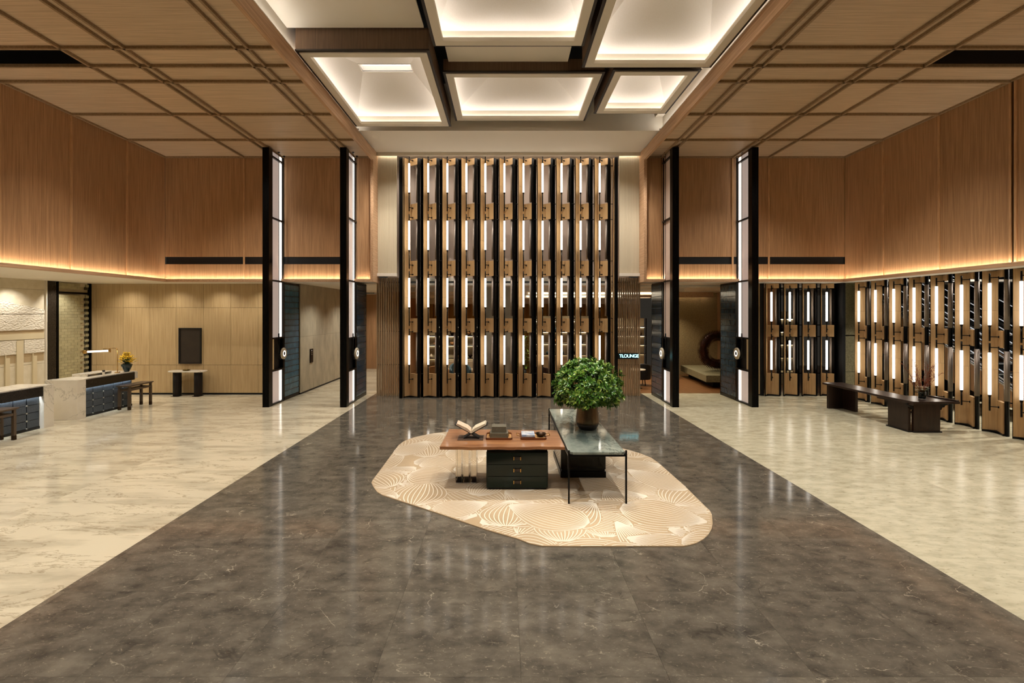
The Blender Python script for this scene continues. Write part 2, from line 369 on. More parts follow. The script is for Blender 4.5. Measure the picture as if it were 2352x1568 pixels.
# ---- side ceilings
YS = [-4, -1.7, .1, 1.9, 3.7, 5.5, 7.3, 9.08, 9.75, 10.41, 12.13, 13.92, YB]
XSL = [XL, -8.44, -7.43, -7.22, -5.10, -4.88, FXL-.06]
XSR = [FXR+.06, 5.05, 5.25, 7.37, 7.57, 8.53, XR]
def side_ceiling(name, label, xs, slotx):
    c = root(name, label, 'ceiling')
    cache = {}
    for xa, xb in zip(xs, xs[1:]):
        for ya, yb in zip(YS, YS[1:]):
            if abs(ya-9.08) < .01 and xa >= slotx[0]-.01 and xb <= slotx[1]+.01:
                box('slot_recess', slot_m, xa+.03, xb-.03, ya+.03, yb-.03, ZC+.42, ZC+.46, c)
                for q in ((xa, xa+.03, ya, yb), (xb-.03, xb, ya, yb), (xa+.03, xb-.03, ya, ya+.03), (xa+.03, xb-.03, yb-.03, yb)):
                    box('slot_side', coffer_dark if slotx[0] > 0 else slot_m, *q, ZC+.005, ZC+.42, c)
                continue
            k = (round(xb-xa, 4), round(yb-ya, 4))
            if k not in cache:
                cache[k] = MB().box(-k[0]/2+.002, k[0]/2-.002, -k[1]/2+.002, k[1]/2-.002, 0, .03).mesh('ceiling_panel', oak_c)
            inst('ceiling_panel', cache[k], c, ((xa+xb)/2, (ya+yb)/2, ZC))
    for x in xs[1:-1]: box('batten', batten, x-.024, x+.024, -4, YB, ZC-.06, ZC+.005, c)
    for y in YS[1:-1]: box('batten', batten, xs[0], xs[-1], y-.026, y+.026, ZC-.06, ZC+.003, c)
    xo = xs[0] if xs[0] < -6 else xs[-1]; s = 1 if xo < 0 else -1
    box('cornice', batten, xo, xo+.05*s, -4, YB, ZC-.05, ZC+.004, c)
    box('cornice', batten, xs[0], xs[-1], YB-.05, YB, ZC-.05, ZC+.002, c)
    return c
side_ceiling('ceiling_left', 'panelled oak ceiling with battens over the reception side', XSL, (XL, -8.44))
side_ceiling('ceiling_right', 'panelled oak ceiling with battens over the light screen side', XSR, (8.53, XR))

# ---- upper walls with lit ledge
def ledge(parent, kind, a, b, c0):
    # kind 'x+': wall plane X=c0 facing +X running Y a..b ; 'x-' ; 'y-': plane Y=c0 facing -Y running X a..b
    if kind == 'y-':
        box('ledge', oak_fas, a, b, c0-.11, c0, ZS-.03, ZS+.015, parent)
        box('ledge_lip', oak_fas, a, b, c0-.13, c0-.11, ZS-.03, ZS+.055, parent)
        box('led_strip', LED_W, a+.02, b-.02, c0-.108, c0-.085, ZS+.016, ZS+.028, parent)
    else:
        s = 1 if kind == 'x+' else -1
        box('ledge', oak_fas, c0, c0+.11*s, a, b, ZS-.03, ZS+.015, parent)
        box('ledge_lip', oak_fas, c0+.11*s, c0+.13*s, a, b, ZS-.03, ZS+.055, parent)
        box('led_strip', LED_W, c0+.085*s, c0+.108*s, a+.02, b-.02, ZS+.016, ZS+.026, parent)
YW = [-4, -1.7, .1, 1.9, 3.7, 5.5, 7.3, 8.6, 10.31]
YW2 = [10.41, 12.13, 13.92, YB]
for nm, X, s, lab in (('wall_left', XL, 1, 'upper oak panelled wall above the reception desks'), ('wall_right', XR, -1, 'upper oak panelled wall above the right light screen')):
    wl = root(nm, lab, 'wall')
    box('backing', slot_m, X-.12*s, X-.05*s, -4, YB, ZS, ZC+.1, wl)
    for seams in (YW, YW2):
        for ya, yb in zip(seams, seams[1:]):
            box('wall_panel', oak_w, X-.05*s, X, ya+.004, yb-.004, ZS+.016, ZC, wl)
    for y in YW[1:]+YW2[:-1]:
        box('batten', batten_lt, X, X+.03*s, y-.025 if y != 10.31 else y-.03, y+.02, ZS+.016, ZC-.05, wl)
    ledge(wl, 'x+' if s > 0 else 'x-', -4, YB-.0, X)
    box('underside', cream, X-.5*s, X, -4, YB, ZS-.03, ZS+.01, wl)
def back_upper(name, lab, xs, slots, fx):
    wl = root(name, lab, 'wall')
    box('backing', slot_m, xs[0], xs[-1], YB+.06, YB+.12, ZS, ZC+.1, wl)
    for i, (xa, xb) in enumerate(zip(xs, xs[1:])):
        if slots[i]:
            box('wall_panel', oak_w, xa+.004, xb-.004, YB, YB+.05, 4.66, ZC, wl)
            box('wall_panel', oak_w, xa+.004, xb-.004, YB, YB+.05, ZS+.016, 4.42, wl)
            box('black_slot', slot_m, xa+.03, xb-.03, YB+.03, YB+.055, 4.42, 4.66, wl)
        else:
            box('wall_panel', oak_w, xa+.004, xb-.004, YB, YB+.05, ZS+.016, ZC, wl)
    for x in xs[1:-1]:
        box('batten', batten_lt, x-.025, x+.025, YB-.03, YB, ZS+.016, ZC-.05, wl)
    ledge(wl, 'y-', xs[0], xs[-1], YB)
    return wl
wbl = back_upper('wall_back_left', 'upper oak panelled back wall left of the centre bay', [XL, -8.44, -7.22, -4.95, FXL-.08], [1, 1, 1, 0], 0)
wbr = back_upper('wall_back_right', 'upper oak panelled back wall right of the centre bay', [FXR+.08, 5.08, 7.36, 8.53, XR], [0, 1, 1, 1], 0)

# ---- fascias and jambs of the centre bay
for i, (x, s, lab) in enumerate(((FXL, -1, 'pale oak fascia along the left edge of the lit ceiling'), (FXR, 1, 'pale oak fascia along the right edge of the lit ceiling'))):
    t = root('trim_%d' % (i+1), lab, 'trim')
    box('fascia', oak_fas, x, x+.08*s, -4, YB-.14, ZC-.14, 8.10, t)
    box('jamb', oak_fas, x, x+.09*s, YB-.14, 16.05, ZS-.03, 8.13, t)
    box('upstand', cream, x+.12*s, x+.16*s, -4, 13.9, 8.05, 9.6, t)
    box('fascia_top', cream, x, x+.12*s, -4, 13.9, 8.10, 8.12, t)
    box('led_strip', FASCIA_FILL, x+.06*s, x+.08*s, -3.9, 13.8, 8.121, 8.131, t)  # added hidden strip, lifts the brightness of the upper ceiling
# ---- centre ceiling
cc = root('ceiling', 'cream plaster upper ceiling around the hanging light boxes', 'ceiling')
ZU = 8.53
box('ceiling_panel', cream, FXL-.12, -1.62, -4, 9.55, ZU, ZU+.04, cc)
box('ceiling_panel', cream, -1.28, 1.42, 9.45, 10.84, ZU, ZU+.04, cc)
box('ceiling_panel', cream, 4.36, FXR+.12, 10.0, 13.9, ZU, ZU+.04, cc)
box('ceiling_panel', cream, -1.6, FXR+.12, -4, 5.9, ZU, ZU+.04, cc)
box('ceiling_void', void_m, FXL-.16, FXR+.16, -4, 13.9, 9.5, 9.6, cc)
box('end_upstand', cream, FXL-.16, FXR+.16, 13.9, 13.95, 8.2, 9.5, cc)
box('end_soffit', cream, FXL-.02, FXR+.02, 13.9, 17.3, 8.13, 8.2, cc)
box('led_strip', LED_D, FXL+.05, FXR-.05, 15.845, 15.875, 8.115, 8.128, cc)
box('end_lip', cream_frame, FXL+.0, FXR-.0, 15.78, 15.84, 8.03, 8.13, cc)
# ---- centre back: side cheeks above the slat screens, wall behind the tall screen
for i, (xa, xb) in enumerate(((FXL+.0, -3.60), (3.80, FXR-.0))):
    ck = root('wall_cheek_%s' % ('left', 'right')[i], ('cream ribbed wall strip left of the tall light screen', 'cream ribbed wall strip right of the tall light screen')[i], 'wall')
    n = 22; wd = (xb-xa)/n
    me = MB().box(-wd/2+.003, wd/2-.003, 0, .03, 4.16, 8.13).mesh('rib', ribbed)
    box('backing', ribbed, xa, xb, 15.93, 15.98, 4.16, 8.13, ck)
    for k in range(n): inst('rib', me, ck, (xa+wd*(k+.5), 15.91, 0))
    box('sill', cream, xa, xb, 15.85, 16.0, 4.06, 4.16, ck)
wu = root('wall_behind_screen', 'pinkish cream fabric wall seen through the upper screen openings', 'wall')
for k in range(9):
    xa = FXL+k*(FXR-FXL)/9; xb = FXL+(k+1)*(FXR-FXL)/9
    box('wall_panel', fabric_p, xa+.003, xb-.003, 17.25, 17.3, 4.1, 8.13, wu)
box('sill', cream, FXL, FXR, 17.05, 17.4, 3.98, 4.1, wu)
# ---- reception: soffit, back wall, side wall
rs = root('ceiling_reception', 'low cream soffit over the reception desks', 'ceiling')
box('soffit', cream, -14.6, XL-.1, -4, 16.7, ZS-.02, ZS+.06, rs)
box('soffit', cream, XL-.1, -7.3, YB+.0, 16.7, ZS-.02, ZS+.05, rs)
rw = root('wall_reception_back', 'pale oak panelled wall behind the console table', 'wall')
XW = [-14.48, -14.24, -13.30, -12.38, -11.45, -10.50, -9.55, -8.60, -7.30]
for xa, xb in zip(XW, XW[1:]):
    for za, zb in ((.06, 1.036), (1.036, 3.03), (3.03, ZS)):
        box('wall_panel', oak_lt, xa+.004, xb-.004, 16.68, 16.72, za+.004, zb-.004, rw)
box('backing', batten, -14.48, -7.3, 16.725, 16.8, 0, ZS, rw)
box('skirting', black_matt, -14.48, -7.3, 16.69, 16.724, 0, .064, rw)
sw = root('wall_reception_side', 'carved limestone relief wall behind the reception desks', 'wall')
XSW = -14.47
zr = [.0, .51, 1.28, 2.04, 2.81, 3.566, ZS]
for y0, y1 in ((-4, 0), (0, 4), (4, 8), (8, 11.2), (11.2, 13.62), (13.62, 15.08)):
    for za, zb in zip(zr, zr[1:]):
        box('stone_panel', lime, XSW-.06, XSW, y0+.004, y1-.004, za+.004, zb-.004, sw)
box('backing', lime_dk, XSW-.12, XSW-.061, -4, 16.7, 0, ZS, sw)
# relief bay next to the dark pier (height of the carved scene read off the photo)
def rel(name, m, y0, y1, z0, z1, d): return box(name, m, XSW, XSW+d, y0, y1, z0, z1, sw)
p = MB(); ya, yb = 13.66, 15.02
p.add([(XSW+d, y, z) for d in (0, .03) for y, z in ((ya, 2.82), (yb, 2.82), (yb, 2.95), (ya, 3.22))], [(0,1,2,3),(7,6,5,4),(0,4,5,1),(1,5,6,2),(2,6,7,3),(3,7,4,0)])
p.build('relief_roof', lime_rough, sw)
rel('relief_wall', lime_rough, ya, yb, 2.33, 2.80, .03)
rel('relief_band', lime_dk, ya, yb, 2.22, 2.33, .004); rel('relief_band', lime_lt, ya, yb, 2.05, 2.22, .022)
rel('relief_wall', lime_rough, ya, 14.16, 1.62, 2.03, .03); rel('relief_wall', lime_rough, 14.40, yb, 1.62, 2.03, .03)
rel('relief_post', lime_lt, 14.18, 14.38, .52, 2.03, .012)
for a, b in ((ya, 14.16), (14.40, yb)): rel('relief_band', lime_dk, a, b, 1.36, 1.62, .004)
for a, b, z in ((13.85, 13.97, 1.53), (14.66, 14.78, 1.53)): rel('relief_post', lime_lt, a, b, .52, z, .03)
for y in (13.83, 14.15, 14.64): rel('relief_post', lime_lt, y, y+.02, .52, 1.62 if y != 14.15 else 2.0, .045)
rel('edge_trim', cream_frame, 15.05, 15.08, .0, ZS, .06)
box('dark_pier', granite_d, XSW-.02, XSW+.06, 15.10, 15.38, 0, ZS, sw)
# glazed brick screen beside the pier
gs = thing('glass_brick_screen', 'pale glass brick screen in a black frame beside the reception pier', 'screen', (XSW, 15.4, 0))
box('frame_post', black_m, -.02, .08, 0, .05, 0, ZS, gs); box('frame_post', black_m, -.02, .08, 1.22, 1.27, 0, ZS, gs)
box('frame_rail', black_m, -.02, .08, .05, 1.22, 3.48, 3.54, gs); box('frame_rail', black_m, -.02, .08, .05, 1.22, 0, .06, gs)
box('back_panel', lime_lt, -.03, -.02, .05, 1.22, .06, ZS, gs)
brick_m = mat('glass_brick', 'a8a07c', .15, col2='b8ae88', scale=(2,2,2), nscale=3, rand=.06)
mj = mat('smoky_joint', '3a3628', .4)
meb = MB().box(-.02, .02, -.115, .115, -.0445, .0445).mesh('glass_brick', brick_m); meh = MB().box(-.02, .02, -.055, .055, -.0445, .0445).mesh('glass_brick', brick_m)
med = MB().box(-.02, .025, -.06, .06, -.0445, .0445).mesh('smoked_brick', mj)
r = 0; z = .11
while z < ZS-.03:
    if not 3.42 < z < 3.6:
        y = .06
        if r % 2: inst('glass_brick', meh, gs, (.01, y+.058, z)); y += .118
        while y+.235 < 1.07:
            inst('glass_brick', meb, gs, (.01, y+.118, z)); y += .236
        if r % 2 == 0: inst('smoked_brick', med, gs, (.01, 1.13, z))
        else: inst('glass_brick', meh, gs, (.012, 1.16, z))
    z += .094; r += 1
# ---- lift hall behind the two left portals
lw = root('wall_lift_hall', 'grey travertine wall of the lift hall between the left portals', 'wall')
for ya, yb in ((16.72, 19.2), (19.2, 21.8), (21.8, 24.4)):
    for za, zb in ((.05, 2.0), (2.0, ZS)):
        box('stone_panel', stone_w, -7.3, -7.15, ya+.002, yb-.002, za+.002, zb-.002, lw)
box('skirting', black_matt, -7.3, -7.14, 16.72, 24.4, 0, .05, lw)
box('end_wall', oak_w, -7.3, -4.5, 24.4, 24.5, 0, ZS, lw)
box('side_wall', oak_w, -4.52, -4.45, 17.6, 24.4, 0, ZS, lw)
lc = root('ceiling_lift_hall', 'low cream soffit over the lift hall', 'ceiling')
box('soffit', cream, -7.3, FXL-.09, YB+.0, 24.5, ZS-.02, ZS+.05, lc)
box('cove_lip', cream_frame, -4.9, -4.55, 16.7, 17.0, 3.5, 3.56, lc)
# ---- right rear: soffit, corridor, lounge shell
rc = root('ceiling_rear_right', 'low cream soffit behind the right portals', 'ceiling')
box('soffit', cream, FXR+.09, 17, YB+.0, 17.6, ZS-.02, ZS+.05, rc)
box('soffit', cream, FXR-.1, 17, 17.6, 26, 3.78, 3.85, rc)
box('beam', oak_fas, 5.3, 9.4, 21.6, 21.9, 3.55, 3.78, rc)
box('led_strip', SHELF_L, 5.4, 9.4, 21.92, 21.95, 3.7, 3.72, rc)
wc = root('wall_corridor', 'brown granite wall behind the spiked ring sculpture', 'wall')
for k, (xa, xb) in enumerate(((6.9, 7.55), (7.55, 8.3), (8.3, 9.0), (9.0, 9.8))):
    for za, zb in ((0, 1.15), (1.15, 2.55), (2.55, 3.78)):
        box('stone_panel', stone_b, xa+.003, xb-.003, 22.1, 22.2, za+.003, zb-.003, wc)
box('pale_pier', stone_w, 6.9, 7.5, 20.6, 22.1, 0, 3.2, wc)
box('corridor_side', oak_w, 9.8, 9.9, 17.2, 26, 0, 3.78, wc)
lg = root('ceiling_lounge', 'coved cream ceiling of the lounge behind the tall screen', 'ceiling')
box('soffit', cream, -4.45, FXR-.1, 16.95, 26, 3.82, 3.9, lg)
for k, y in enumerate((18.2, 20.2, 22.4)):
    box('ceiling_beam', cream_frame, -4.4, 6.8, y, y+.5, 3.66-.06*k, 3.82, lg)
    if k: box('led_strip', SHELF_L, 1.0, 6.8, y-.06, y-.02, 3.70-.05*k, 3.74-.05*k, lg)
wlg = root('wall_lounge', 'warm curtained back wall of the lounge', 'wall')
box('backing', oak_w, -4.5, 6.9, 25, 25.1, 0, 3.9, wlg)
for k in range(40):
    x = -4.4+k*.27
    MB().cyl((x, 24.9, .05), (x, 24.9, 3.3), .15, 10).build('curtain_fold', curtain_m, wlg)
box('pelmet', cream, -4.5, 6.9, 24.6, 25, 3.3, 3.9, wlg)
col = root('wall_lounge_pier', 'grey stone pier in the middle of the lounge', 'pier')
for k in range(3): box('stone_panel', stone_w, -.78, .42, 17.9, 18.4, k*1.3+.003, (k+1)*1.3-.003 if k < 2 else 3.82, col)
# ---- closing walls out of view
wz = root('wall_rear', 'plain bronze entrance wall opposite the tall screen', 'wall')
box('wall_panel', entry_m, -14.6, 17, -4.1, -4, 0, 9.6, wz)
wr2 = root('wall_right_lower', 'plain oak wall continuing the right light screen', 'wall')
for k in range(6): box('wall_panel', oak_w, 11.6, 11.66, -4+k*2.3+.003, -4+(k+1)*2.3-.003, 0, ZS, wr2)
wesc = root('wall_escalator', 'black wall behind the escalators', 'wall')
box('wall_panel', void_m, 16.9, 17, 5, 22, 0, 9, wesc); box('wall_panel', void_m, 12, 17, 17.6, 17.7, 0, 9, wesc)
box('wall_panel', void_m, 11.1, 17, 8, 17.6, 6.4, 6.5, wesc)
# granite pier at the corner of the two lower screens
gp = root('wall_corner_pier', 'green granite corner pier between the two lower light screens', 'pier')
for za, zb in ((.0, .85), (.86, 2.06), (2.1, ZS-.02)): box('stone_panel', stone_g, 11.48, 11.95, 16.2, 16.6, za, zb, gp)
box('black_edge', black_matt, 11.38, 11.48, 16.15, 16.6, 0, ZS-.02, gp)
fw = root('wall_right_end', 'pale oak end panel beside the rear light screen', 'wall')
box('wall_panel', oak_lt, 7.75, 8.78, 16.5, 16.55, .05, 1.5, fw); box('wall_panel', oak_lt, 7.75, 8.78, 16.5, 16.55, 1.504, ZS-.02, fw)
box('black_edge', black_matt, 8.78, 8.9, 16.46, 16.6, 0, ZS-.02, fw)
# ================================================================ HANGING LIGHT BOXES
def coffer(label, x0, x1, y0, y1, zb, zt):
    cx, cy = (x0+x1)/2, (y0+y1)/2
    t = thing('ceiling_light_box', label, 'light box', (cx, cy, zb), 0, 'hanging light boxes over the centre bay')
    a, b = (x1-x0)/2, (y1-y0)/2; H = zt-zb
    for q in ((-a, a, -b, -b+.04), (-a, a, b-.04, b), (-a, -a+.04, -b+.04, b-.04), (a-.04, a, -b+.04, b-.04)):
        box('side_panel', coffer_side, *q, .05, H, t)
    for q in ((-a-.01, a+.01, -b-.01, -b+.05), (-a-.01, a+.01, b-.05, b+.01), (-a-.01, -a+.05, -b+.05, b-.05), (a-.05, a+.01, -b+.05, b-.05)):
        box('dark_edge', coffer_dark, *q, .02, .05, t)
    i = .05; k = .19
    for q in ((-a+i, a-i, -b+i, -b+k), (-a+i, a-i, b-k, b-i), (-a+i, -a+k, -b+k, b-k), (a-k, a-i, -b+k, b-k)):
        box('frame', cream_frame, *q, 0, .045, t)
    for q in ((-a+k, a-k, -b+k, -b+k+.02), (-a+k, a-k, b-k-.02, b-k), (-a+k, -a+k+.02, -b+k+.02, b-k-.02), (a-k-.02, a-k, -b+k+.02, b-k-.02)):
        box('inner_lip', cream_frame, *q, .0, .075, t)
    m = .115
    for q in ((-a+m+.03, a-m-.03, -b+m, -b+m+.03), (-a+m+.03, a-m-.03, b-m-.03, b-m), (-a+m, -a+m+.03, -b+m, b-m), (a-m-.03, a-m, -b+m, b-m)):
        box('led_strip', LED, *q, .046, .056, t)
    # sloping inner panels rising to a lit slot
    o = .05; hz = .28; ht = hz+.40; sx = a*.46; sy = max(.16, b*.09)
    P = [(-a+o, -b+o, hz), (a-o, -b+o, hz), (a-o, b-o, hz), (-a+o, b-o, hz)]; Q = [(-sx, -sy, ht), (sx, -sy, ht), (sx, sy, ht), (-sx, sy, ht)]
    for j in range(4):
        p0, p1, q1, q0 = P[j], P[(j+1) % 4], Q[(j+1) % 4], Q[j]
        up = [(x, y, z+.015) for x, y, z in (p0, p1, q1, q0)]
        MB().add([p0, p1, q1, q0]+up, [(0,1,2,3),(7,6,5,4),(0,4,5,1),(1,5,6,2),(2,6,7,3),(3,7,4,0)]).build('slope_panel', coffer_fab, t)
    for q in ((-sx-.02, sx+.02, -sy-.02, -sy), (-sx-.02, sx+.02, sy, sy+.02), (-sx-.02, -sx, -sy, sy), (sx, sx+.02, -sy, sy)):
        box('slot_side', coffer_fab, *q, ht-.02, ht+.16, t)
    box('slot_light', SLOT_L, -sx, sx, -sy, sy, ht+.14, ht+.15, t)
    for q in ((-a+.04, a-.04, -b+.04, -b+.06), (-a+.04, a-.04, b-.06, b-.04), (-a+.04, -a+.06, -b+.06, b-.06), (a-.06, a-.04, -b+.06, b-.06)):
        box('inner_side', cream_frame, *q, .05, hz+.02, t)
    return t
coffer('long lit ceiling box touching the left oak fascia', -4.20, -1.53, 9.6, 13.5, 8.08, 8.56)
coffer('lit ceiling box cut by the top of the picture, in the centre', -1.40, 1.54, 5.6, 9.4, 8.06, 8.56)
coffer('lit ceiling box in the centre, nearest the tall light screen', -1.40, 2.26, 10.85, 13.6, 8.28, 8.60)
coffer('large lit ceiling box cut by the top of the picture, against the right fascia', 1.66, 4.42, 6.2, 10.3, 8.10, 8.56)
coffer('smallest lit ceiling box, at the rear right', 2.38, 4.30, 10.5, 12.8, 8.15, 8.60)

# ================================================================ LIGHT SCREENS
P0, P1, P2 = (0, 0), (.14, .20), (.475, 0)
def col_meshes(joints, blocks, lamps, ztop, cz, side=False):
    M = []; bx = .476 if side else .432
    for za, zb in zip(joints, joints[1:]):
        M.append(('plank', MB().prism([P0, P1, (P1[0]+.02, P1[1]+.02), (-.012, .03)], za+.0015, zb-.0015).mesh('plank', screen_wood)))
    M.append(('plank_back', MB().prism([(-.022, .005), (-.012, .03), (P1[0]+.02, P1[1]+.021), (P1[0]+.01, P1[1]+.045), (-.03, .04)], .0, ztop).mesh('plank_back', black_m)))
    for za, zb in blocks:
        M.append(('wood_block', MB().prism([(.141, .2), (bx, 0), (bx, .05), (.22, .23)], za, zb).mesh('wood_block', screen_wood)))
    M.append(('base', MB().prism([(-.01, .0), (.14, .195), (bx, -.0), (bx, .06), (.2, .24), (-.02, .06)], 0, .05).mesh('base', black_matt)))
    if side:
        M.append(('post', MB().cyl((.495, .075, 0), (.495, .075, ztop), .044, 16).mesh('post', black_m)))
    else:
        M.append(('post', MB().prism([(.433, .0), (.515, .05), (.515, .10), (.433, .10)], 0, ztop).mesh('post', black_m)))
        M.append(('back_plate', MB().prism([(.518, .12), (.598, .17), (.598, .19), (.518, .14)], 0, ztop).mesh('back_plate', black_m)))
    for za, zb in lamps:  # paler sleeves paint the lamp reflections onto the posts
        if side:
            M.append(('reflection_sleeve', MB().cyl((.495, .075, za-.10), (.495, .075, zb+.06), .051, 18).mesh('reflection_sleeve', post_reflection))); continue
        M.append(('reflection_sleeve', MB().cyl((.402, .125, za-.30), (.402, .125, zb+.10), .040, 18).mesh('reflection_sleeve', post_reflection)))
    for z in cz:
        M.append(('tie_rod', MB().cyl((.43, .13, z), (.66, .13, z), .014, 8).mesh('tie_rod', black_m)))
    return M
def place_column(M, loc, rz, label, group):
    t = thing('screen_column', label, 'screen', loc, rz, group)
    for n, me in M: inst(n, me, t)
    return t
LX, LY = .185, -.01
def lamp_meshes(L, low, bl):
    # local origin at the bottom of the lit tube
    M = [('lit_tube', MB().cyl((0,0,0), (0,0,L), .030, 14).mesh('lit_tube', TUBE))]
    M.append(('rod', MB().cyl((0,0,-low), (0,0,-.002), .018, 10).cyl((0,0,-.05), (0,0,-.001), .026, 10).mesh('rod', black_m)))
    M.append(('rod', MB().cyl((0,0,L+.002), (0,0,L+.23), .018, 10).mesh('rod', black_m)))
    for z in (-low+bl, L+.13):
        M.append(('bracket', MB().cyl((0,0,z), (.100,.118,z), .011, 8).cyl((.088,.104,z), (.101,.119,z), .024, 12).mesh('bracket', black_m)))
    return M
def place_lamp(M, loc, rz, label, group):
    t = thing('tube_lamp', label, 'lamp', loc, rz, group); rods = []
    for n, me in M:
        if n == 'bracket': inst(n, me, rods.pop(0))
        else:
            o = inst(n, me, t)
            if n == 'rod': rods.append(o)
    return t
# tall centre screen
SX0, SP, SY, STOP = -3.365, .637, 16.02, 8.03
cl = [(6.87, 7.83), (4.95, 5.92), (3.04, 4.01), (1.12, 2.09)]
cb = [(.05, .80), (2.195, 2.66), (4.086, 4.595), (5.99, 6.515), (7.82, STOP)]
CM = col_meshes([.05, 1.45, 3.36, 5.27, 7.1, STOP], cb, cl, STOP, (.80, 2.195, 2.66, 4.086, 4.595, 5.99, 6.515, 7.8))
LM = lamp_meshes(.965, .63, .13)
ROWS = ['top row', 'second row down', 'third row down', 'bottom row']
for i in range(11):
    x = SX0+SP*i
    place_column(CM, (x, SY, 0), 0, '%s folded oak column from the left in the tall centre screen' % ORD[i], 'folded columns of the tall centre screen')
    for r, (za, zb) in enumerate(cl):
        place_lamp(LM, (x+.160, SY+LY, za), 0, '%s tube lamp from the left, %s, tall centre screen' % (ORD[i], ROWS[r]), 'tube lamps on the tall centre screen')
for i, x in enumerate((-3.53, 3.66)):
    t = thing('screen_end_frame', 'black metal frame closing the %s end of the tall centre screen' % ('left', 'right')[i], 'frame', (x, SY, 0))
    if i == 0:
        box('post', black_m, -.0, .11, -.06, .2, 0, STOP, t); box('wood_strip', screen_wood, .115, .135, .0, .2, .05, STOP, t)
    else:
        box('post', black_m, -.0, .10, -.06, .2, 0, STOP, t); box('wood_strip', screen_wood, -.03, -.005, .0, .2, .05, STOP, t)
        box('wood_strip', screen_wood, -.10, -.07, .12, .2, .05, STOP, t)
# lower rear-right screen
rl = [(2.56, 3.56), (.91, 1.90)]
rb = [(.05, .77), (2.03, 2.43), (3.69, ZS-.03)]
RM = col_meshes([.05, 1.5, 2.9, ZS-.03], rb, rl, ZS-.03, (.77, 2.03, 2.43, 3.69))
RL = lamp_meshes(.99, .38, .10)
RS = col_meshes([.05, 1.5, 2.9, ZS-.03], rb, rl, ZS-.03, (.77, 2.03, 2.43, 3.69), True)
for i in range(4):
    x = 8.92+.628*i
    place_column(RM, (x, 16.35, 0), 0, '%s folded oak column from the left in the low rear screen' % ORD[i], 'folded columns of the low rear screen')
    for r, (za, zb) in enumerate(rl):
        place_lamp(RL, (x+.17, 16.34, za), 0, '%s lit tube lamp from the left in the %s row of the low rear screen' % (ORD[i], ('upper', 'lower')[r]), 'tube lamps on the low rear screen')
# right screen (turned to face the lobby)
for i in range(8):
    y = 15.74-.70*i
    place_column(RS, (11.5, y, 0), -pi/2, '%s folded oak column from the granite pier in the right screen' % ORD[i], 'folded columns of the right screen')
    for r, (za, zb) in enumerate(rl):
        place_lamp(RL, (11.5+LY, y-LX, za), -pi/2, '%s lit tube lamp from the granite pier, %s row of the right screen' % (ORD[i], ('upper', 'lower')[r]), 'tube lamps on the right screen')

# ================================================================ SLAT SCREENS AND SIGN
for i, (xa, xb) in enumerate(((-4.43, -3.58), (3.82, 4.66))):
    t = thing('slat_screen', 'vertical oak slat screen %s of the tall centre screen' % ('left', 'right')[i], 'screen', ((xa+xb)/2, 16.5, 0), 0, 'slat screens')
    n = 11; st = (xb-xa)/n
    me = MB().box(-.016, .016, -.07, .07, 0.0, 4.05).mesh('slat', slat_wood)
    for k in range(n): inst('slat', me, t, (xa+st*(k+.5)-(xa+xb)/2, 0, 0))
    for z in (1.05, 2.2): box('tie_rod', black_m, -.42, .42, .02, .04, z, z+.02, t)
sg = thing('lounge_sign', 'small black sign with glowing cyan lettering on the slat screen', 'sign', (4.17, 16.36, 1.37))
box('sign_plate', black_matt, -.34, .37, -.01, .02, -.10, .10, sg)
tc = bpy.data.curves.new('lettering', 'FONT'); tc.body = 'TLOUNGE'; tc.size = .155; tc.extrude = .006; tc.align_x = 'LEFT'; tc.align_y = 'CENTER'; tc.space_character = .88
to = bpy.data.objects.new('tmp_text', tc); C.objects.link(to)
dg = bpy.context.evaluated_depsgraph_get(); tm = bpy.data.meshes.new_from_object(to.evaluated_get(dg)); bpy.data.objects.remove(to)
tm.materials.clear(); tm.materials.append(CYAN)
lt = bpy.data.objects.new('lettering', tm); C.objects.link(lt); lt.parent = sg; lt.location = (-.27, -.017, 0); lt.rotation_euler = (pi/2, 0, 0)

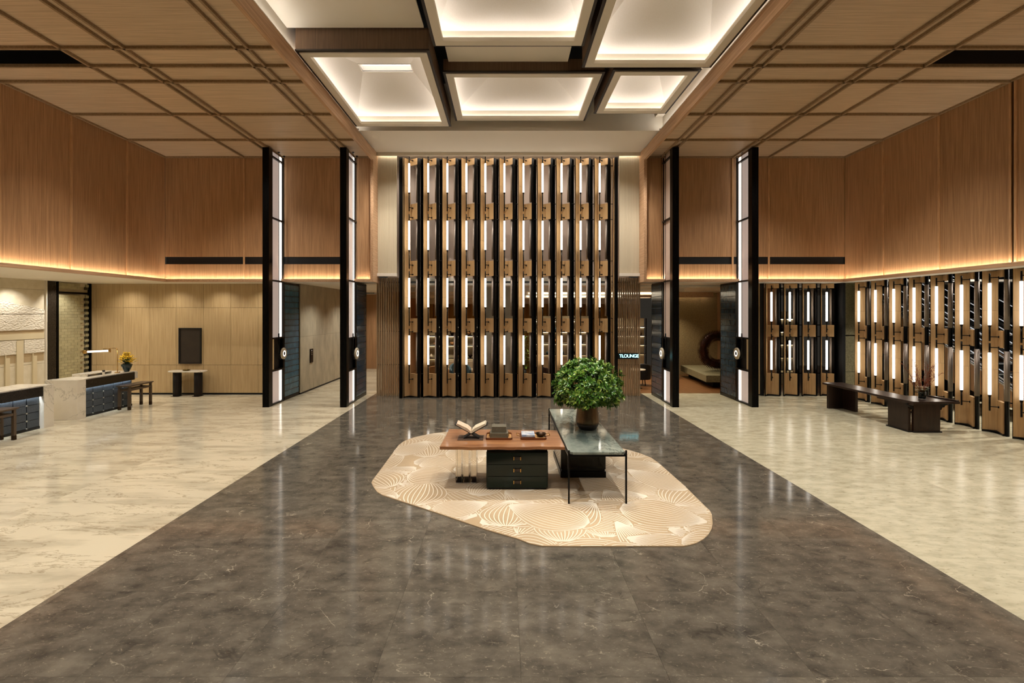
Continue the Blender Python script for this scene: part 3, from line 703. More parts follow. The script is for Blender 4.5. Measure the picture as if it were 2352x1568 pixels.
# ================================================================ PORTAL SCREENS
def portal(label, xc, s, lit, tile):
    # s: +1 when the finished face looks to +X, -1 when it looks to -X ; local y = 0 at the front
    t = thing('portal_screen', label, 'screen', (xc, 14.45, 0), 0, 'black portal screens')
    HT = ZC-.06
    box('front_post', black_m, -.10, .10, .0, .22, 0, HT, t)
    me = MB().box(-.012, .012, -.016, .0, 0, HT).mesh('reed', black_m)
    for k in range(5): inst('reed', me, t, (-.08+.04*k, 0, 0))
    box('black_panel', black_matt, -.06*s, .02*s, .22, .34, 0, HT, t)
    rails = (.0, 1.03, 2.03, 3.82, 5.75, 7.64)
    for z in rails: box('rail', black_m, -.05, .07 if s > 0 else .05, .2, 1.06, z, z+.05, t) if s > 0 else box('rail', black_m, -.07, .05, .2, 1.06, z, z+.05, t)
    box('end_post', black_m, -.05, .05, 1.02, 1.08, 0, HT, t)
    for za, zb in ((.05, 1.03), (2.08, 3.82), (3.87, 5.75), (5.80, 7.64), (7.69, HT)):
        on = lit == 'all' or za < .5
        fp = box('fabric_panel', fabric_lit if on else fabric_p, -.03*s, .015*s, .34, 1.02, za, zb, t)
        if on:
            box('painted_glow_band', PANEL_GLOW, .0155*s, .020*s, .80, .99, za+.01, zb-.01, fp)  # self-glowing band imitates the strip's soft spill on the fabric
            box('led_strip', LED_P, .021*s, .030*s, .87, .94, za+.01, zb-.01, fp)
    box('dark_backing', black_matt, -.05*s, -.04*s, .62, 1.02, 1.08, 2.03, t)
    # hung rods and the round disc lamp
    fx = .10*s
    for y in (.62, .98):
        MB().cyl((fx, y, 2.15), (fx, y, ZC-.012), .008, 8).build('hanger_rod', black_m, t)
        MB().cyl((fx, y, ZC-.025), (fx, y, ZC-.0), .035, 12).build('ceiling_rose', black_m, t)
    arc = [(fx, .62, 2.2)]+[(fx, .62+.13-.13*cos(a), 1.55-.16*sin(a)) for a in [pi*j/10 for j in range(0, 8)]]
    MB().tube(arc, .022, 10).build('hook_tube', black_m, t)
    MB().cyl((fx, .98, 1.75), (fx, .98, 2.2), .02, 10).build('hook_tube', black_m, t)
    cy, cz, R = .86, 1.55, .185
    pr = [(.062, -.03), (R-.02, -.03), (R, -.015), (R, .015), (R-.02, .03), (.062, .03)]
    d = MB(); n = 32; k0 = 0
    for r, h in pr:
        for j in range(n): d.v.append((fx+.04*s+h, cy+r*cos(2*pi*j/n), cz+r*sin(2*pi*j/n)))
    m = len(pr)
    for a in range(m):
        for j in range(n):
            d.f.append((a*n+j, a*n+(j+1) % n, ((a+1) % m)*n+(j+1) % n, ((a+1) % m)*n+j)); d.sm.append(True)
    dk = d.build('disc', disc_m, t)
    MB().cyl((fx+.04*s-.028*s, cy, cz), (fx+.04*s+.02*s, cy, cz), .06, 24).build('disc_core', black_matt, dk)
    rg = MB(); r0, r1 = .062, .095; xx = fx+.04*s+.0315*s
    for j in range(32):
        a, b = 2*pi*j/32, 2*pi*(j+1)/32
        q = [(xx, cy+r0*cos(a), cz+r0*sin(a)), (xx, cy+r1*cos(a), cz+r1*sin(a)), (xx, cy+r1*cos(b), cz+r1*sin(b)), (xx, cy+r0*cos(b), cz+r0*sin(b))]
        rg.add(q, [(0,1,2,3)])
    rg.build('disc_glow', LED_P, dk)
    # glazed tile bay under the soffit
    y0, y1 = 1.10, 2.22
    box('tile_frame', black_m, -.05, .05, y0, y0+.04, 0, 3.82, t); box('tile_frame', black_m, -.05, .05, y1-.03, y1+.02, 0, 3.82, t)
    box('tile_frame', black_m, -.05, .05, y0, y1, 3.78, 3.84, t); box('tile_frame', black_m, -.05, .05, y0, y1, 0, .10, t)
    box('tile_backing', black_matt, -.03, .02, y0+.04, y1-.03, .1, 3.78, t)
    rows = 19; rh = 3.68/rows; nt = 13; tw = (y1-y0-.07)/nt
    tm_ = MB().box(.0, .03, -tw/2+.004, tw/2-.004, .012, rh-.012).mesh('glazed_tile', tile)
    st_ = MB()
    for j in range(nt+1): st_.box(.02, .042, y0+.04+tw*j-.012, y0+.04+tw*j+.012, -.007, .007)
    sm_ = st_.mesh('stud_row', stud_m)
    for r in range(rows):
        for j in range(nt):
            o = inst('glazed_tile', tm_, t, (.018*s, y0+.04+tw*(j+.5), .1+rh*r))
            if s < 0: o.rotation_euler = (0, 0, pi)
        if r:
            o = inst('stud_row', sm_, t, (0, 0, .1+rh*r))
            if s < 0: o.scale = (-1, 1, 1)
    return t
portal('black portal screen nearest the reception, with petrol blue tiles', -7.22, 1, 'all', tile_blue)
portal('black portal screen between the lift hall and the left slat screen', -4.88, 1, 'all', tile_grey)
portal('black portal screen just right of the glowing lounge sign', 5.15, -1, 'low', tile_grey)
portal('black portal screen right of the spiked ring sculpture', 7.55, -1, 'all', tile_grey)
# lift call panel
cp = thing('lift_call_panel', 'slim black lift call panel on the travertine wall', 'panel', (-7.145, 17.65, 1.3))
box('plate', black_m, 0, .025, -.13, .13, -.28, .22, cp)
for z in (.02, .09): MB().cyl((.025, 0, z), (.032, 0, z), .02, 12).build('button', stud_m, cp)
box('indicator', LED_P, .025, .027, -.008, .008, .15, .165, cp)
# ================================================================ RECEPTION
def desk(label, y0, y1, block_far):
    t = thing('reception_desk', label, 'desk', (-11.38, y0, 0), 0, 'reception desks')
    L = y1-y0
    bl = .26
    a, b = (0, L-bl) if block_far else (bl, L)
    # marble end block
    if block_far: box('marble_block', marble_w, -.85, 0.02, L-bl, L, 0, 1.055, t)
    else: box('marble_block', marble_w, -.85, 0.02, 0, bl, 0, 1.055, t)
    box('counter_top', marble_w, -.80, -.04, a, b+(0 if block_far else .12), 1.03, 1.055, t)
    box('granite_fascia', granite_d, -.06, 0, a, b, .80, 1.03, t)
    if not block_far: box('marble_end', marble_w, -.5, .0, b, b+.12, .84, 1.03, t)
    box('core', black_matt, -.7, -.125, a+.02, b-.02, .04, 1.03, t)
    box('plinth', black_matt, -.7, -.08, a, b, 0, .06, t)
    n = max(4, round((b-a)/.33)); pw = (b-a)/n; rh = .185
    me = MB().box(0, .035, -pw/2+.012, pw/2-.012, .006, rh-.006).mesh('leather_panel', leather)
    st = MB().cyl((0, 0, 0), (.02, 0, 0), .02, 12).mesh('stud', stud_m)
    for r in range(4):
        for k in range(n):
            o = inst('leather_panel', me, t, (-.125, a+pw*(k+.5), .06+rh*r))
        for k in range(1, n): inst('stud', st, t, (-.10, a+pw*k, .06+rh*r))
    box('led_strip', DESK_LED, -.085, -.065, a+.03, b-.03, .835, .842, t)
    box('back_panel', marble_w, -.82, -.72, a, b, 0, 1.03, t)
    return t
DESK_LED = emis('desk_led', (.80, .91, 1.0), 60)
desk('reception desk cut by the left edge of the picture', 8.6, 12.06, True)
desk('far reception desk with the lamp and yellow flowers', 12.72, 14.72, False)
def bag_table(label, loc):
    t = thing('bag_table', label, 'table', loc, 0, 'narrow taupe tables in front of the desks')
    box('table_top', taupe_wood, -.19, .19, -.5, .5, .69, .72, t, bevel=.004)
    box('top_edge', taupe_wood, -.17, .17, -.47, .47, .675, .689, t)
    for x in (-.145, .145):
        for y in (-.42, .42):
            o = box('leg', taupe_wood, x-.03, x+.03, y-.03, y+.03, .0, .60, t)
            box('foot', bronze, x-.031, x+.031, y-.031, y+.031, 0, .10, o)
            box('bracket', taupe_wood, x-.025, x+.025, y-.025, y+.025, .60, .675, t)
        box('apron', taupe_wood, x-.02, x+.02, -.39, .39, .55, .60, t)
    for y in (-.42, .42): box('apron', taupe_wood, -.115, .115, y-.02, y+.02, .55, .60, t)
    return t
bag_table('narrow taupe table in front of the far reception desk', (-11.16, 14.46, 0))
bag_table('narrow taupe table at the left edge of the picture', (-11.16, 10.32, 0))
# desk lamp
dl = thing('desk_lamp', 'slim brass desk lamp with a lit glass cylinder', 'lamp', (-11.62, 14.36, 1.056))
MB().cyl((0,0,0), (0,0,.02), .07, 20).build('base', brass, dl)
MB().tube([(0,0,.01), (0,0,.68), (-.02,-.01,.72), (-.06,-.03,.735), (-.30,-.16,.72)], .009, 8).build('stem', brass, dl)
lt_dir = Vector((-.9, -.42, -.03)).normalized(); pa = Vector((-.16, -.09, .665)); pb = pa+lt_dir*.62
MB().cyl(pa+Vector((0,0,.035)), pb+Vector((0,0,.035)), .012, 8).build('spine', brass, dl)
MB().cyl(pa, pb, .05, 18, cap=False).build('glass_shade', glass_pane, dl)
MB().cyl(pa+lt_dir*.02, pb-lt_dir*.1, .028, 12).build('lit_core', emis('desk_lamp_glow', (1, .9, .74), 2.2), dl)
MB().cyl(pb-lt_dir*.08, pb, .052, 18).build('end_cap', brass, dl); MB().cyl(pa-lt_dir*.02, pa+lt_dir*.02, .052, 18).build('end_cap', brass, dl)
ds = thing('desk_screen_shelf', 'low white marble shelf behind the far desk counter', 'shelf', (-11.9, 13.85, 1.056))
box('shelf_top', marble_w, -.22, .2, -.45, .4, .055, .075, ds, bevel=.004); box('shelf_side', marble_w, -.22, .2, -.45, -.42, 0, .055, ds); box('shelf_side', marble_w, -.22, .2, .37, .4, 0, .055, ds)
sd = thing('hand_sanitiser', 'tiny dark pump bottle on the far reception desk', 'bottle', (-11.50, 13.72, 1.055))
MB().lathe([(.028, 0), (.03, .01), (.03, .09), (.02, .11), (.012, .115)], 14).build('bottle_body', marble_w, sd)
MB().cyl((0,0,.115), (0,0,.15), .035, 14).build('pump', black_matt, sd)
# teal vase with yellow flowers
vz = thing('flower_vase', 'teal ceramic vase of yellow flowers on the far desk', 'vase', (-11.50, 14.56, 1.056))
MB().lathe([(.055, 0), (.065, .01), (.12, .14), (.145, .21), (.14, .225), (.10, .25), (.085, .26), (.08, .255)], 28).build('vase_body', teal_vase, vz)
fm = MB(); stm = MB(); rr = random.Random(3)
for k in range(90):
    a = rr.uniform(0, 2*pi); el = rr.uniform(.1, 1.5); R = rr.uniform(.16, .27)
    p = Vector((R*cos(a)*cos(el)*.95, R*sin(a)*cos(el)*.95, .25+R*sin(el)*1.25))
    stm.cyl((0, 0, .22), p, .003, 4)
    for q in range(5):
        b = 2*pi*q/5+rr.random(); c = p+Vector((.028*cos(b), .028*sin(b), rr.uniform(-.012, .02)))
        d = Vector((cos(b+pi/2), sin(b+pi/2), 0))*.016
        fm.add([p, c-d, c+(c-p)*.6+Vector((0,0,.014)), c+d], [(0,1,2,3)])
stm.build('stems', stem_g, vz); stuff(fm.build('blossom', flower_y, vz))
# console table
ct = thing('console_table', 'console table with a rounded cream stone top and dark fluted legs', 'table', (-10.85, 16.38, 0))
oval = [(.62*math.copysign(abs(cos(a))**.55, cos(a)), .22*math.copysign(abs(sin(a))**.55, sin(a))) for a in [2*pi*k/40 for k in range(40)]]
MB().prism(oval, .83, .875).build('table_top', marble_w, ct, bevel=.012)
for sx in (-.36, .36):
    lgm = MB(); n = 14; cs = []
    for k in range(n):
        a = 2*pi*k/n; cs.append((sx+.105*cos(a), .13*sin(a)))
    lgm.prism(cs, .012, .83); L_ = lgm.build('leg', dk_walnut, ct)
    flm = MB()
    for k in range(n):
        a = 2*pi*(k+.5)/n; flm.cyl((sx+.102*cos(a), .127*sin(a), .012), (sx+.102*cos(a), .127*sin(a), .828), .016, 6)
    flm.build('fluting', black_matt, L_); box('foot_plate', bronze, sx-.13, sx+.10, -.14, .14, 0, .012, L_)
gd = thing('gilt_dish', 'small gilded dish on the console table', 'dish', (-10.87, 16.34, .8755))
MB().lathe([(.06, 0), (.10, .012), (.125, .035), (.12, .04), (.09, .02), (.02, .012)], 24).build('dish_body', gold_dish, gd)
for k in range(7): MB().lathe([(.01, 0), (.025, .012), (.024, .03), (.008, .042)], 10, (.07*cos(k*.9)*(k>0), .05*sin(k*.9)*(k>0), .014)).build('ornament', gold_dish, gd)
ar = thing('framed_picture', 'dark framed artwork above the console table', 'picture', (-10.95, 16.68, 1.70))
box('canvas', art_m, -.35, .36, -.03, -.015, -.60, .60, ar)
for q in ((-.385, -.345, -.62, .62), (.355, .39, -.62, .62)): box('frame_side', black_matt, q[0], q[1], -.06, 0, q[2], q[3], ar)
for z in (-.62, .59): box('frame_side', black_matt, -.345, .355, -.06, 0, z, z+.03, ar)

# ================================================================ RUG AND CENTRE TABLES
pts = [(853,1110),(858,1120),(866,1131),(878,1138.5),(923.7,1153.5),(1014,1183),(1119,1219),(1189,1239),(1216.6,1250),(1244.5,1255.7),(1300,1256.5),(1569,1256.4),(1585,1253.5),(1600,1249),(1616,1240),
       (1628,1228.5),(1635,1216),(1637,1204),(1635,1183),(1630,1174),(1621,1165.7),(1572,1117),(1513,1064.6),(1495.5,1052.4),(1472,1043),(1446.7,1035),(1400,1024),(1300,1008),(1200,996),(1120,991),(1049,991),(997,995.6),(955,1004.6),(940,1009),(925.4,1015.8),(915,1024),(875,1078.5),(856,1104)]
RP = [fl(x, y) for x, y in pts]
rug = thing('area_rug', 'irregular sand coloured rug with carved fan lines under the centre tables', 'rug', (0, 0, 0))
MB().prism(RP, .001, .016).build('rug_body', rug_m, rug)
def inpoly(x, y, P):
    c = False; j = len(P)-1
    for i in range(len(P)):
        if (P[i][1] > y) != (P[j][1] > y) and x < (P[j][0]-P[i][0])*(y-P[i][1])/(P[j][1]-P[i][1])+P[i][0]: c = not c
        j = i
    return c
rr = random.Random(11); petals = []
xs = [p[0] for p in RP]; ys = [p[1] for p in RP]
gy = min(ys)-.5; row = 0
while gy < max(ys)+.5:
    gx = min(xs)-.5+(row % 2)*.35
    while gx < max(xs)+.5:
        petals.append((gx+rr.uniform(-.14, .14), gy+rr.uniform(-.1, .1), rr.choice([pi/2, pi/2+.9, pi/2-.9, pi+.3, -.3, pi/2+.4, 0])+rr.uniform(-.35, .35), rr.uniform(.85, 1.4), rr.uniform(.28, .48)))
        gx += .60
    gy += .34; row += 1
rr.shuffle(petals)
def loc_uv(p, x, y):
    dx, dy = x-p[0], y-p[1]; u = (dx*cos(p[2])+dy*sin(p[2]))/p[3]; v = (-dx*sin(p[2])+dy*cos(p[2])); return u, v
def half(p, u): return p[4]*sin(pi*max(0, min(1, u))**.75)
lines = MB(); hw = .0075
for pi_, p in enumerate(petals):
    later = [q for q in petals[pi_+1:] if (q[0]-p[0])**2+(q[1]-p[1])**2 < 4]
    nl = 13
    for k in range(nl):
        a = -1+2*k/(nl-1); run = []; zl = .0172+.0009*((pi_*nl+k)*0.6180339 % 1)
        for i in range(25):
            u = .025+i/24*.95; v = a*half(p, u); x = p[0]+(u*p[3])*cos(p[2])-v*sin(p[2]); y = p[1]+(u*p[3])*sin(p[2])+v*cos(p[2])
            ok = inpoly(x, y, RP)
            if ok:
                for q in later:
                    uu, vv = loc_uv(q, x, y)
                    if 0 < uu < 1 and abs(vv) < half(q, uu)*1.01: ok = False; break
            if ok: run.append((x, y))
            if (not ok or i == 24):
                if len(run) > 1:
                    vs = []
                    for j, (x, y) in enumerate(run):
                        x2, y2 = run[min(j+1, len(run)-1)]; x1, y1 = run[max(j-1, 0)]; d = math.hypot(x2-x1, y2-y1) or 1; nx, ny = -(y2-y1)/d*hw, (x2-x1)/d*hw
                        vs += [(x+nx, y+ny, zl), (x-nx, y-ny, zl)]
                    lines.add(vs, [(2*j, 2*j+1, 2*j+3, 2*j+2) for j in range(len(run)-1)])
                run = []
stuff(lines.build('carved_line', rug_line, rug))
RZ = .0182
# live edge table
wt = thing('walnut_table', 'live edge walnut table with a green drawer chest and clear legs', 'table', (-.03, 7.98, RZ))
rr = random.Random(5); poly = []
for k in range(40):
    f = k/39; poly.append((-.99+1.955*f, -.52-.012*f+.012*sin(f*17)+.008*sin(f*41+1)+(.02*f if f > .6 else 0)))
for k in range(40):
    f = 1-k/39; poly.append((-.975+1.93*f, .62-.09*f+.008*sin(f*13+2)+.006*sin(f*37)))
MB().prism(poly, .695, .745).build('table_top', walnut_t, wt, bevel=.008)
box('drawer_chest', green_lac, -.27, .72, -.31, .30, .02, .615, wt, bevel=.02)
box('chest_plinth', black_matt, -.24, .69, -.28, .27, .0, .02, wt); box('chest_riser', black_matt, -.26, .70, -.28, .28, .615, .695, wt)
for k in range(3):
    z = .035+.19*k
    d = box('drawer_front', green_lac, -.245, .695, -.318, -.305, z, z+.178, wt, bevel=.004)
    box('handle', dk_walnut, .175, .275, -.336, -.318, z+.072, z+.112, d)
    for x in (.17, .28): box('handle_mount', brass, x-.006, x+.006, -.345, -.318, z+.066, z+.118, d)
for k in range(3):
    x = -.79+.125*k
    box('acrylic_leg', acrylic, x, x+.092, -.03, .40, .012, .695, wt, bevel=.003)
    box('leg_foot', stud_m, x, x+.092, -.03, .40, 0, .012, wt)
# marble table
mt = thing('marble_table', 'long green grey marble table on slim black legs', 'table', (1.37, 8.7, RZ))
MB().prism([(-.40, -1.56), (-.36, -1.6), (.36, -1.6), (.42, -1.54), (.42, 1.6), (-.42, 1.6), (-.42, -1.5)], .725, .765).build('table_top', marble_g, mt, bevel=.006)
for x in (-.435, .415):
    for y in (-1.6, 1.58):
        box('leg', black_m, x, x+.025, y, y+.025, 0, .79 if y < 0 else .78, mt)
    box('frame_rail', black_m, x, x+.025, -1.575, 1.58, .70, .722, mt)
for y in (-1.6, 1.58): box('frame_rail', black_m, -.41, .415, y, y+.025, .70, .722, mt)
gb = thing('glass_plinth', 'smoked glass box plinth under the marble table', 'plinth', (1.345, 8.85, RZ))
box('plinth_base', black_m, -.39, .39, -.62, .62, 0, .10, gb); box('plinth_step', black_m, -.37, .37, -.60, .60, .10, .14, gb)
for q in ((-.385, .385, -.615, -.600), (-.385, .385, .600, .615), (-.385, -.37, -.60, .60), (.37, .385, -.60, .60)):
    box('glass_side', smoke_glass, *q, .14, .70, gb)
box('inner_block', tile_grey, -.30, .30, -.50, .50, .14, .69, gb)
# potted shrub
pt = thing('potted_shrub', 'dense glossy green shrub in a bronze pot on the marble table', 'plant', (1.47, 8.53, RZ+.7655))
MB().lathe([(.145, .0), (.15, .004), (.165, .03), (.20, .10)], 36).build('pot_base', pot_d, pt)
MB().lathe([(.2, .1), (.208, .14), (.205, .20), (.18, .40), (.172, .46), (.16, .46), (.15, .42)], 36).build('pot', pot_m, pt)
MB().cyl((0,0,.40), (0,0,.43), .158, 24).build('soil', mat('soil', '1a120c', .9), pt)
rr = random.Random(21); st = MB()
for k in range(16):
    a = rr.uniform(0, 2*pi); st.tube([(.05*cos(a), .05*sin(a), .4), (.14*cos(a), .14*sin(a), .6), (.3*cos(a), .3*sin(a), .75+rr.uniform(0, .25))], .008, 5)
st.build('branch', bronze, pt)
lf = MB()
def leaf(p, d, up, L, W):
    sd = d.cross(up); sd = sd.normalized() if sd.length > 1e-4 else Vector((1,0,0))
    n = sd.cross(d).normalized()
    a = p+d*L*.45+n*L*.05; tip = p+d*L-n*L*.06
    k = len(lf.v); lf.v += [tuple(p), tuple(a+sd*W+n*W*.35), tuple(p+d*L*.8+sd*W*.8-n*L*.01), tuple(tip), tuple(p+d*L*.8-sd*W*.8-n*L*.01), tuple(a-sd*W+n*W*.35), tuple(a)]
    lf.f += [(k, k+1, k+6), (k+1, k+2, k+3, k+6), (k+6, k+3, k+4, k+5), (k, k+6, k+5)]; lf.sm += [False]*4
cen = Vector((0, 0, .72)); RA = (.58, .58, .50)
for k in range(820):
    z = rr.uniform(-.62, 1.0); a = rr.uniform(0, 2*pi); q = sqrt(max(0, 1-z*z))
    dr = Vector((q*cos(a), q*sin(a), z)); lump = 1+.07*sin(a*5+z*4)+.05*sin(a*9-z*7)
    rad = rr.choice([1, 1, 1, .88, .75])*rr.uniform(.93, 1.03)*lump
    p = cen+Vector((dr.x*RA[0]*rad, dr.y*RA[1]*rad, dr.z*RA[2]*rad*(1 if dr.z > 0 else .8)))
    ax = (Vector((dr.x, dr.y, dr.z*.9+.28))).normalized(); u = ax.orthogonal().normalized(); v = ax.cross(u)
    for j in range(9):
        b = 2*pi*j/9+rr.uniform(-.3, .3); el = rr.uniform(.25, 1.05)
        d = (ax*sin(el)+(u*cos(b)+v*sin(b))*cos(el)).normalized()
        leaf(p-ax*.02, d, ax, rr.uniform(.07, .11), rr.uniform(.011, .017))
lm = bpy.data.materials.new('shrub_leaf'); lm.use_nodes = True; nt = lm.node_tree; b = nt.nodes['Principled BSDF']
g = nt.nodes.new('ShaderNodeNewGeometry'); rp = nt.nodes.new('ShaderNodeValToRGB'); nt.links.new(g.outputs['Random Per Island'], rp.inputs[0])
rp.color_ramp.elements[0].color = lin('2a5416'); rp.color_ramp.elements[1].color = lin('9ab048'); e = rp.color_ramp.elements.new(.6); e.color = lin('4a7a22')
nt.links.new(rp.outputs[0], b.inputs['Base Color']); b.inputs['Roughness'].default_value = .28; b.inputs['Specular IOR Level'].default_value = .6
stuff(lf.build('foliage', lm, pt))
TT = RZ+.746
# placemat and book stand
tag(box('placemat', grey_mat_m, -.78, -.36, 7.83, 8.16, TT, TT+.004), 'thin brown mat under the crossed book stand', 'mat')
bs = thing('book_stand', 'black crossed book stand on the walnut table', 'stand', (-.56, 8.0, TT+.0045))
for s in (-1, 1):
    a = Vector((.13*s, 0, .006)); b_ = Vector((-.27*s, 0, .235)); d = (b_-a).normalized(); n = Vector((-d.z, 0, d.x))*.006
    k = MB().add([(*(a+n).xz, ), ] and [(p.x, y, p.z) for y in (-.09, .09) for p in (a-n, b_-n, b_+n, a+n)], [(0,1,2,3),(7,6,5,4),(0,4,5,1),(1,5,6,2),(2,6,7,3),(3,7,4,0)]).build('cross_board', black_matt, bs)
ob = thing('open_book', 'open illustrated book lying in the crossed stand', 'book', (-.56, 8.0, TT+.0045))
def page_block(s):
    m_ = MB(); o = Vector((-.0*s, 0, .095)); d = Vector((s*.40, 0, .229)).normalized(); n = Vector((-d.z*s, 0, d.x*s))*1
    n = Vector((-s*d.z, 0, abs(d.x)))
    prof = [o+d*.0, o+d*.285, o+d*.285+n*.028, o+d*.2+n*.036, o+d*.1+n*.045, o+d*.03+n*.03]
    k = len(prof)
    m_.add([(p.x, -.12, p.z) for p in prof]+[(p.x, .12, p.z) for p in prof], [tuple(range(k)), tuple(range(2*k-1, k-1, -1))]+[(i, i+k, (i+1) % k+k, (i+1) % k) for i in range(k)])
    return m_
page_block(-1).build('page_block', paper2, ob); page_block(1).build('page_block', paper, ob)
# trays
def tray(label, x, y, w, d, hd):
    t = thing('serving_tray', label, 'tray', (x, y, TT+.0005), 0, 'leather trays on the walnut table')
    def rr_(w, d, r):
        out = []
        for cx, cy, a0 in ((w-r, d-r, 0), (-w+r, d-r, pi/2), (-w+r, -d+r, pi), (w-r, -d+r, 1.5*pi)):
            for k in range(6): out.append((cx+r*cos(a0+pi/2*k/5), cy+r*sin(a0+pi/2*k/5)))
        return out
    o, i = rr_(w, d, .05), rr_(w-.012, d-.012, .04); n = len(o)
    m_ = MB(); vs = [(a, b, z) for z in (0, .032) for a, b in o]+[(a, b, z) for z in (0, .032) for a, b in i]
    fs = []
    for k in range(n):
        q = (k+1) % n; fs += [(k, q, n+q, n+k), (2*n+q, 2*n+k, 3*n+k, 3*n+q), (n+k, n+q, 3*n+q, 3*n+k), (q, k, 2*n+k, 2*n+q)]
    m_.add(vs, fs); m_.build('tray_rim', tray_leather, t)
    MB().prism(rr_(w-.013, d-.013, .04), .002, .008).build('tray_base', tray_in, t)
    for s in (-1, 1):
        x0 = s*(w-.004 if hd else w-.06); x1 = s*(w+.06 if hd else w-.06); zz = .07 if not hd else .05
        MB().tube([(x0, -.07, .03), (x1, -.07, zz), (x1, .07, zz), (x0, .07, .03)], .006, 8).build('handle', brass, t)
    return t
tray('tan leather tray holding the two shagreen boxes', -.10, 8.04, .22, .19, False)
tray('tan leather tray holding the books and bowl', .47, 8.04, .215, .19, True)
def lid_box(label, x, y, z, w, d, h):
    t = thing('shagreen_box', label, 'box', (x, y, z), 0, 'shagreen boxes on the tray')
    box('box_body', shagreen, -w, w, -d, d, 0, h*.62, t, bevel=.003); box('lid', shagreen, -w, w, -d, d, h*.63, h, t, bevel=.003)
TB = TT+.0088
lid_box('wider grey shagreen box at the bottom of the stack', -.10, 8.04, TB, .15, .12, .085)
lid_box('smaller grey shagreen box on top of the stack', -.10, 8.06, TB+.0855, .12, .10, .098)
def book(label, x, y, z, w, d, h, cov, group='books on the tray'):
    t = thing('book', label, 'book', (x, y, z), 0, group)
    box('cover', cov, -w, w, -d, d, 0, .003, t); box('cover', cov, -w, w, -d, d, h-.003, h, t); box('spine', cov, -w, w, -d, -d+.004, .003, h-.003, t)
    box('page_block', paper, -w+.004, w-.005, -d+.004, d-.005, .003, h-.003, t)
    return t
book('lower brown book under the sky blue book', .385, 8.03, TB, .115, .15, .03, tray_leather)
bk = book('sky blue book with white capitals on top of the pile', .385, 8.035, TB+.0305, .108, .145, .03, cover_blue)
tt = MB()
for k in range(7): tt.box(-.075+.0215*k, -.060+.0215*k, .075, .105, .0302, .0308)
tt.build('cover_title', paper, bk)
tag(MB().lathe([(.035, 0), (.04, .004), (.075, .03), (.088, .06), (.083, .06), (.07, .034), (.03, .012)], 30).build('bronze_bowl', bronze, loc=(.60, 8.04, TB)), 'small dark bronze bowl on the tray beside the books', 'bowl')
# ================================================================ RIGHT: LONG BENCH TABLE AND VASE
bt = thing('altar_table', 'long dark walnut L-shaped table in front of the right screen', 'table', (9.9, 12.5, 0))
def pl(x, y): return (x-9.9, y-12.5)
MB().prism([pl(9.55, 14.42), pl(9.55, 12.05), pl(9.62, 11.28), pl(10.72, 11.28), pl(10.66, 12.0), pl(10.15, 12.12), pl(10.15, 14.42)], .70, .755).build('table_top', dk_walnut, bt, bevel=.008)
MB().prism([pl(10.64, 11.30), pl(10.72, 11.30), pl(10.66, 12.0), pl(10.58, 12.0)], .755, .785).build('upturned_end', dk_walnut, bt, bevel=.006)
MB().prism([pl(9.55, 12.3), pl(9.59, 12.3), pl(9.66, 11.28), pl(9.62, 11.28)], .66, .70).build('edge_moulding', dk_walnut, bt)
box('leg_panel', dk_walnut, *[v-9.9 for v in (9.62, 10.08)], *[v-12.5 for v in (14.25, 14.32)], 0, .70, bt)
box('leg_panel', dk_walnut, *[v-9.9 for v in (9.64, 9.71)], *[v-12.5 for v in (11.46, 12.06)], 0, .70, bt)
box('leg_panel', dk_walnut, *[v-9.9 for v in (9.73, 10.36)], *[v-12.5 for v in (11.40, 11.47)], 0, .70, bt)
box('leg_panel', dk_walnut, *[v-9.9 for v in (10.06, 10.13)], *[v-12.5 for v in (13.75, 14.25)], 0, .70, bt)
for (x0, x1, y0, y1) in ((9.62, 9.73, 11.42, 12.1), (9.71, 10.39, 11.38, 11.49)): box('leg_foot', black_matt, x0-9.9, x1-9.9, y0-12.5, y1-12.5, 0, .03, bt)
for p, dx, dy in (((10.36, 11.43), 1, 0), ((9.73, 11.43), -.8, 0), ((9.67, 12.06), 0, 1)):
    m_ = MB(); prof = [(0, 0), (.2, 0), (.19, -.05), (.13, -.06), (.11, -.10), (.06, -.11), (.04, -.16), (0, -.17)]
    v0 = []
    for e in (-.02, .02):
        for a, z in prof: v0.append((p[0]-9.9+a*dx+(e if dx == 0 else 0), p[1]-12.5+a*dy+(e if dy == 0 else 0), .70+z))
    n = len(prof); m_.add(v0, [tuple(range(n)), tuple(range(2*n-1, n-1, -1))]+[(i, i+n, (i+1) % n+n, (i+1) % n) for i in range(n)]); m_.build('carved_bracket', black_matt, bt)
fv = thing('twig_vase', 'dark glass vase with russet twigs and small white flowers', 'vase', (10.12, 11.62, .7555))
MB().lathe([(.06, 0), (.072, .008), (.075, .06), (.075, .18), (.07, .185), (.066, .17)], 24).build('vase_body', glass_dark, fv)
MB().lathe([(.074, 0), (.078, .006), (.076, .014)], 24, (0, 0, .001)).build('vase_foot', stud_m, fv)
rr = random.Random(9); tw = MB(); bd = MB(); fw_ = MB(); lf2 = MB()
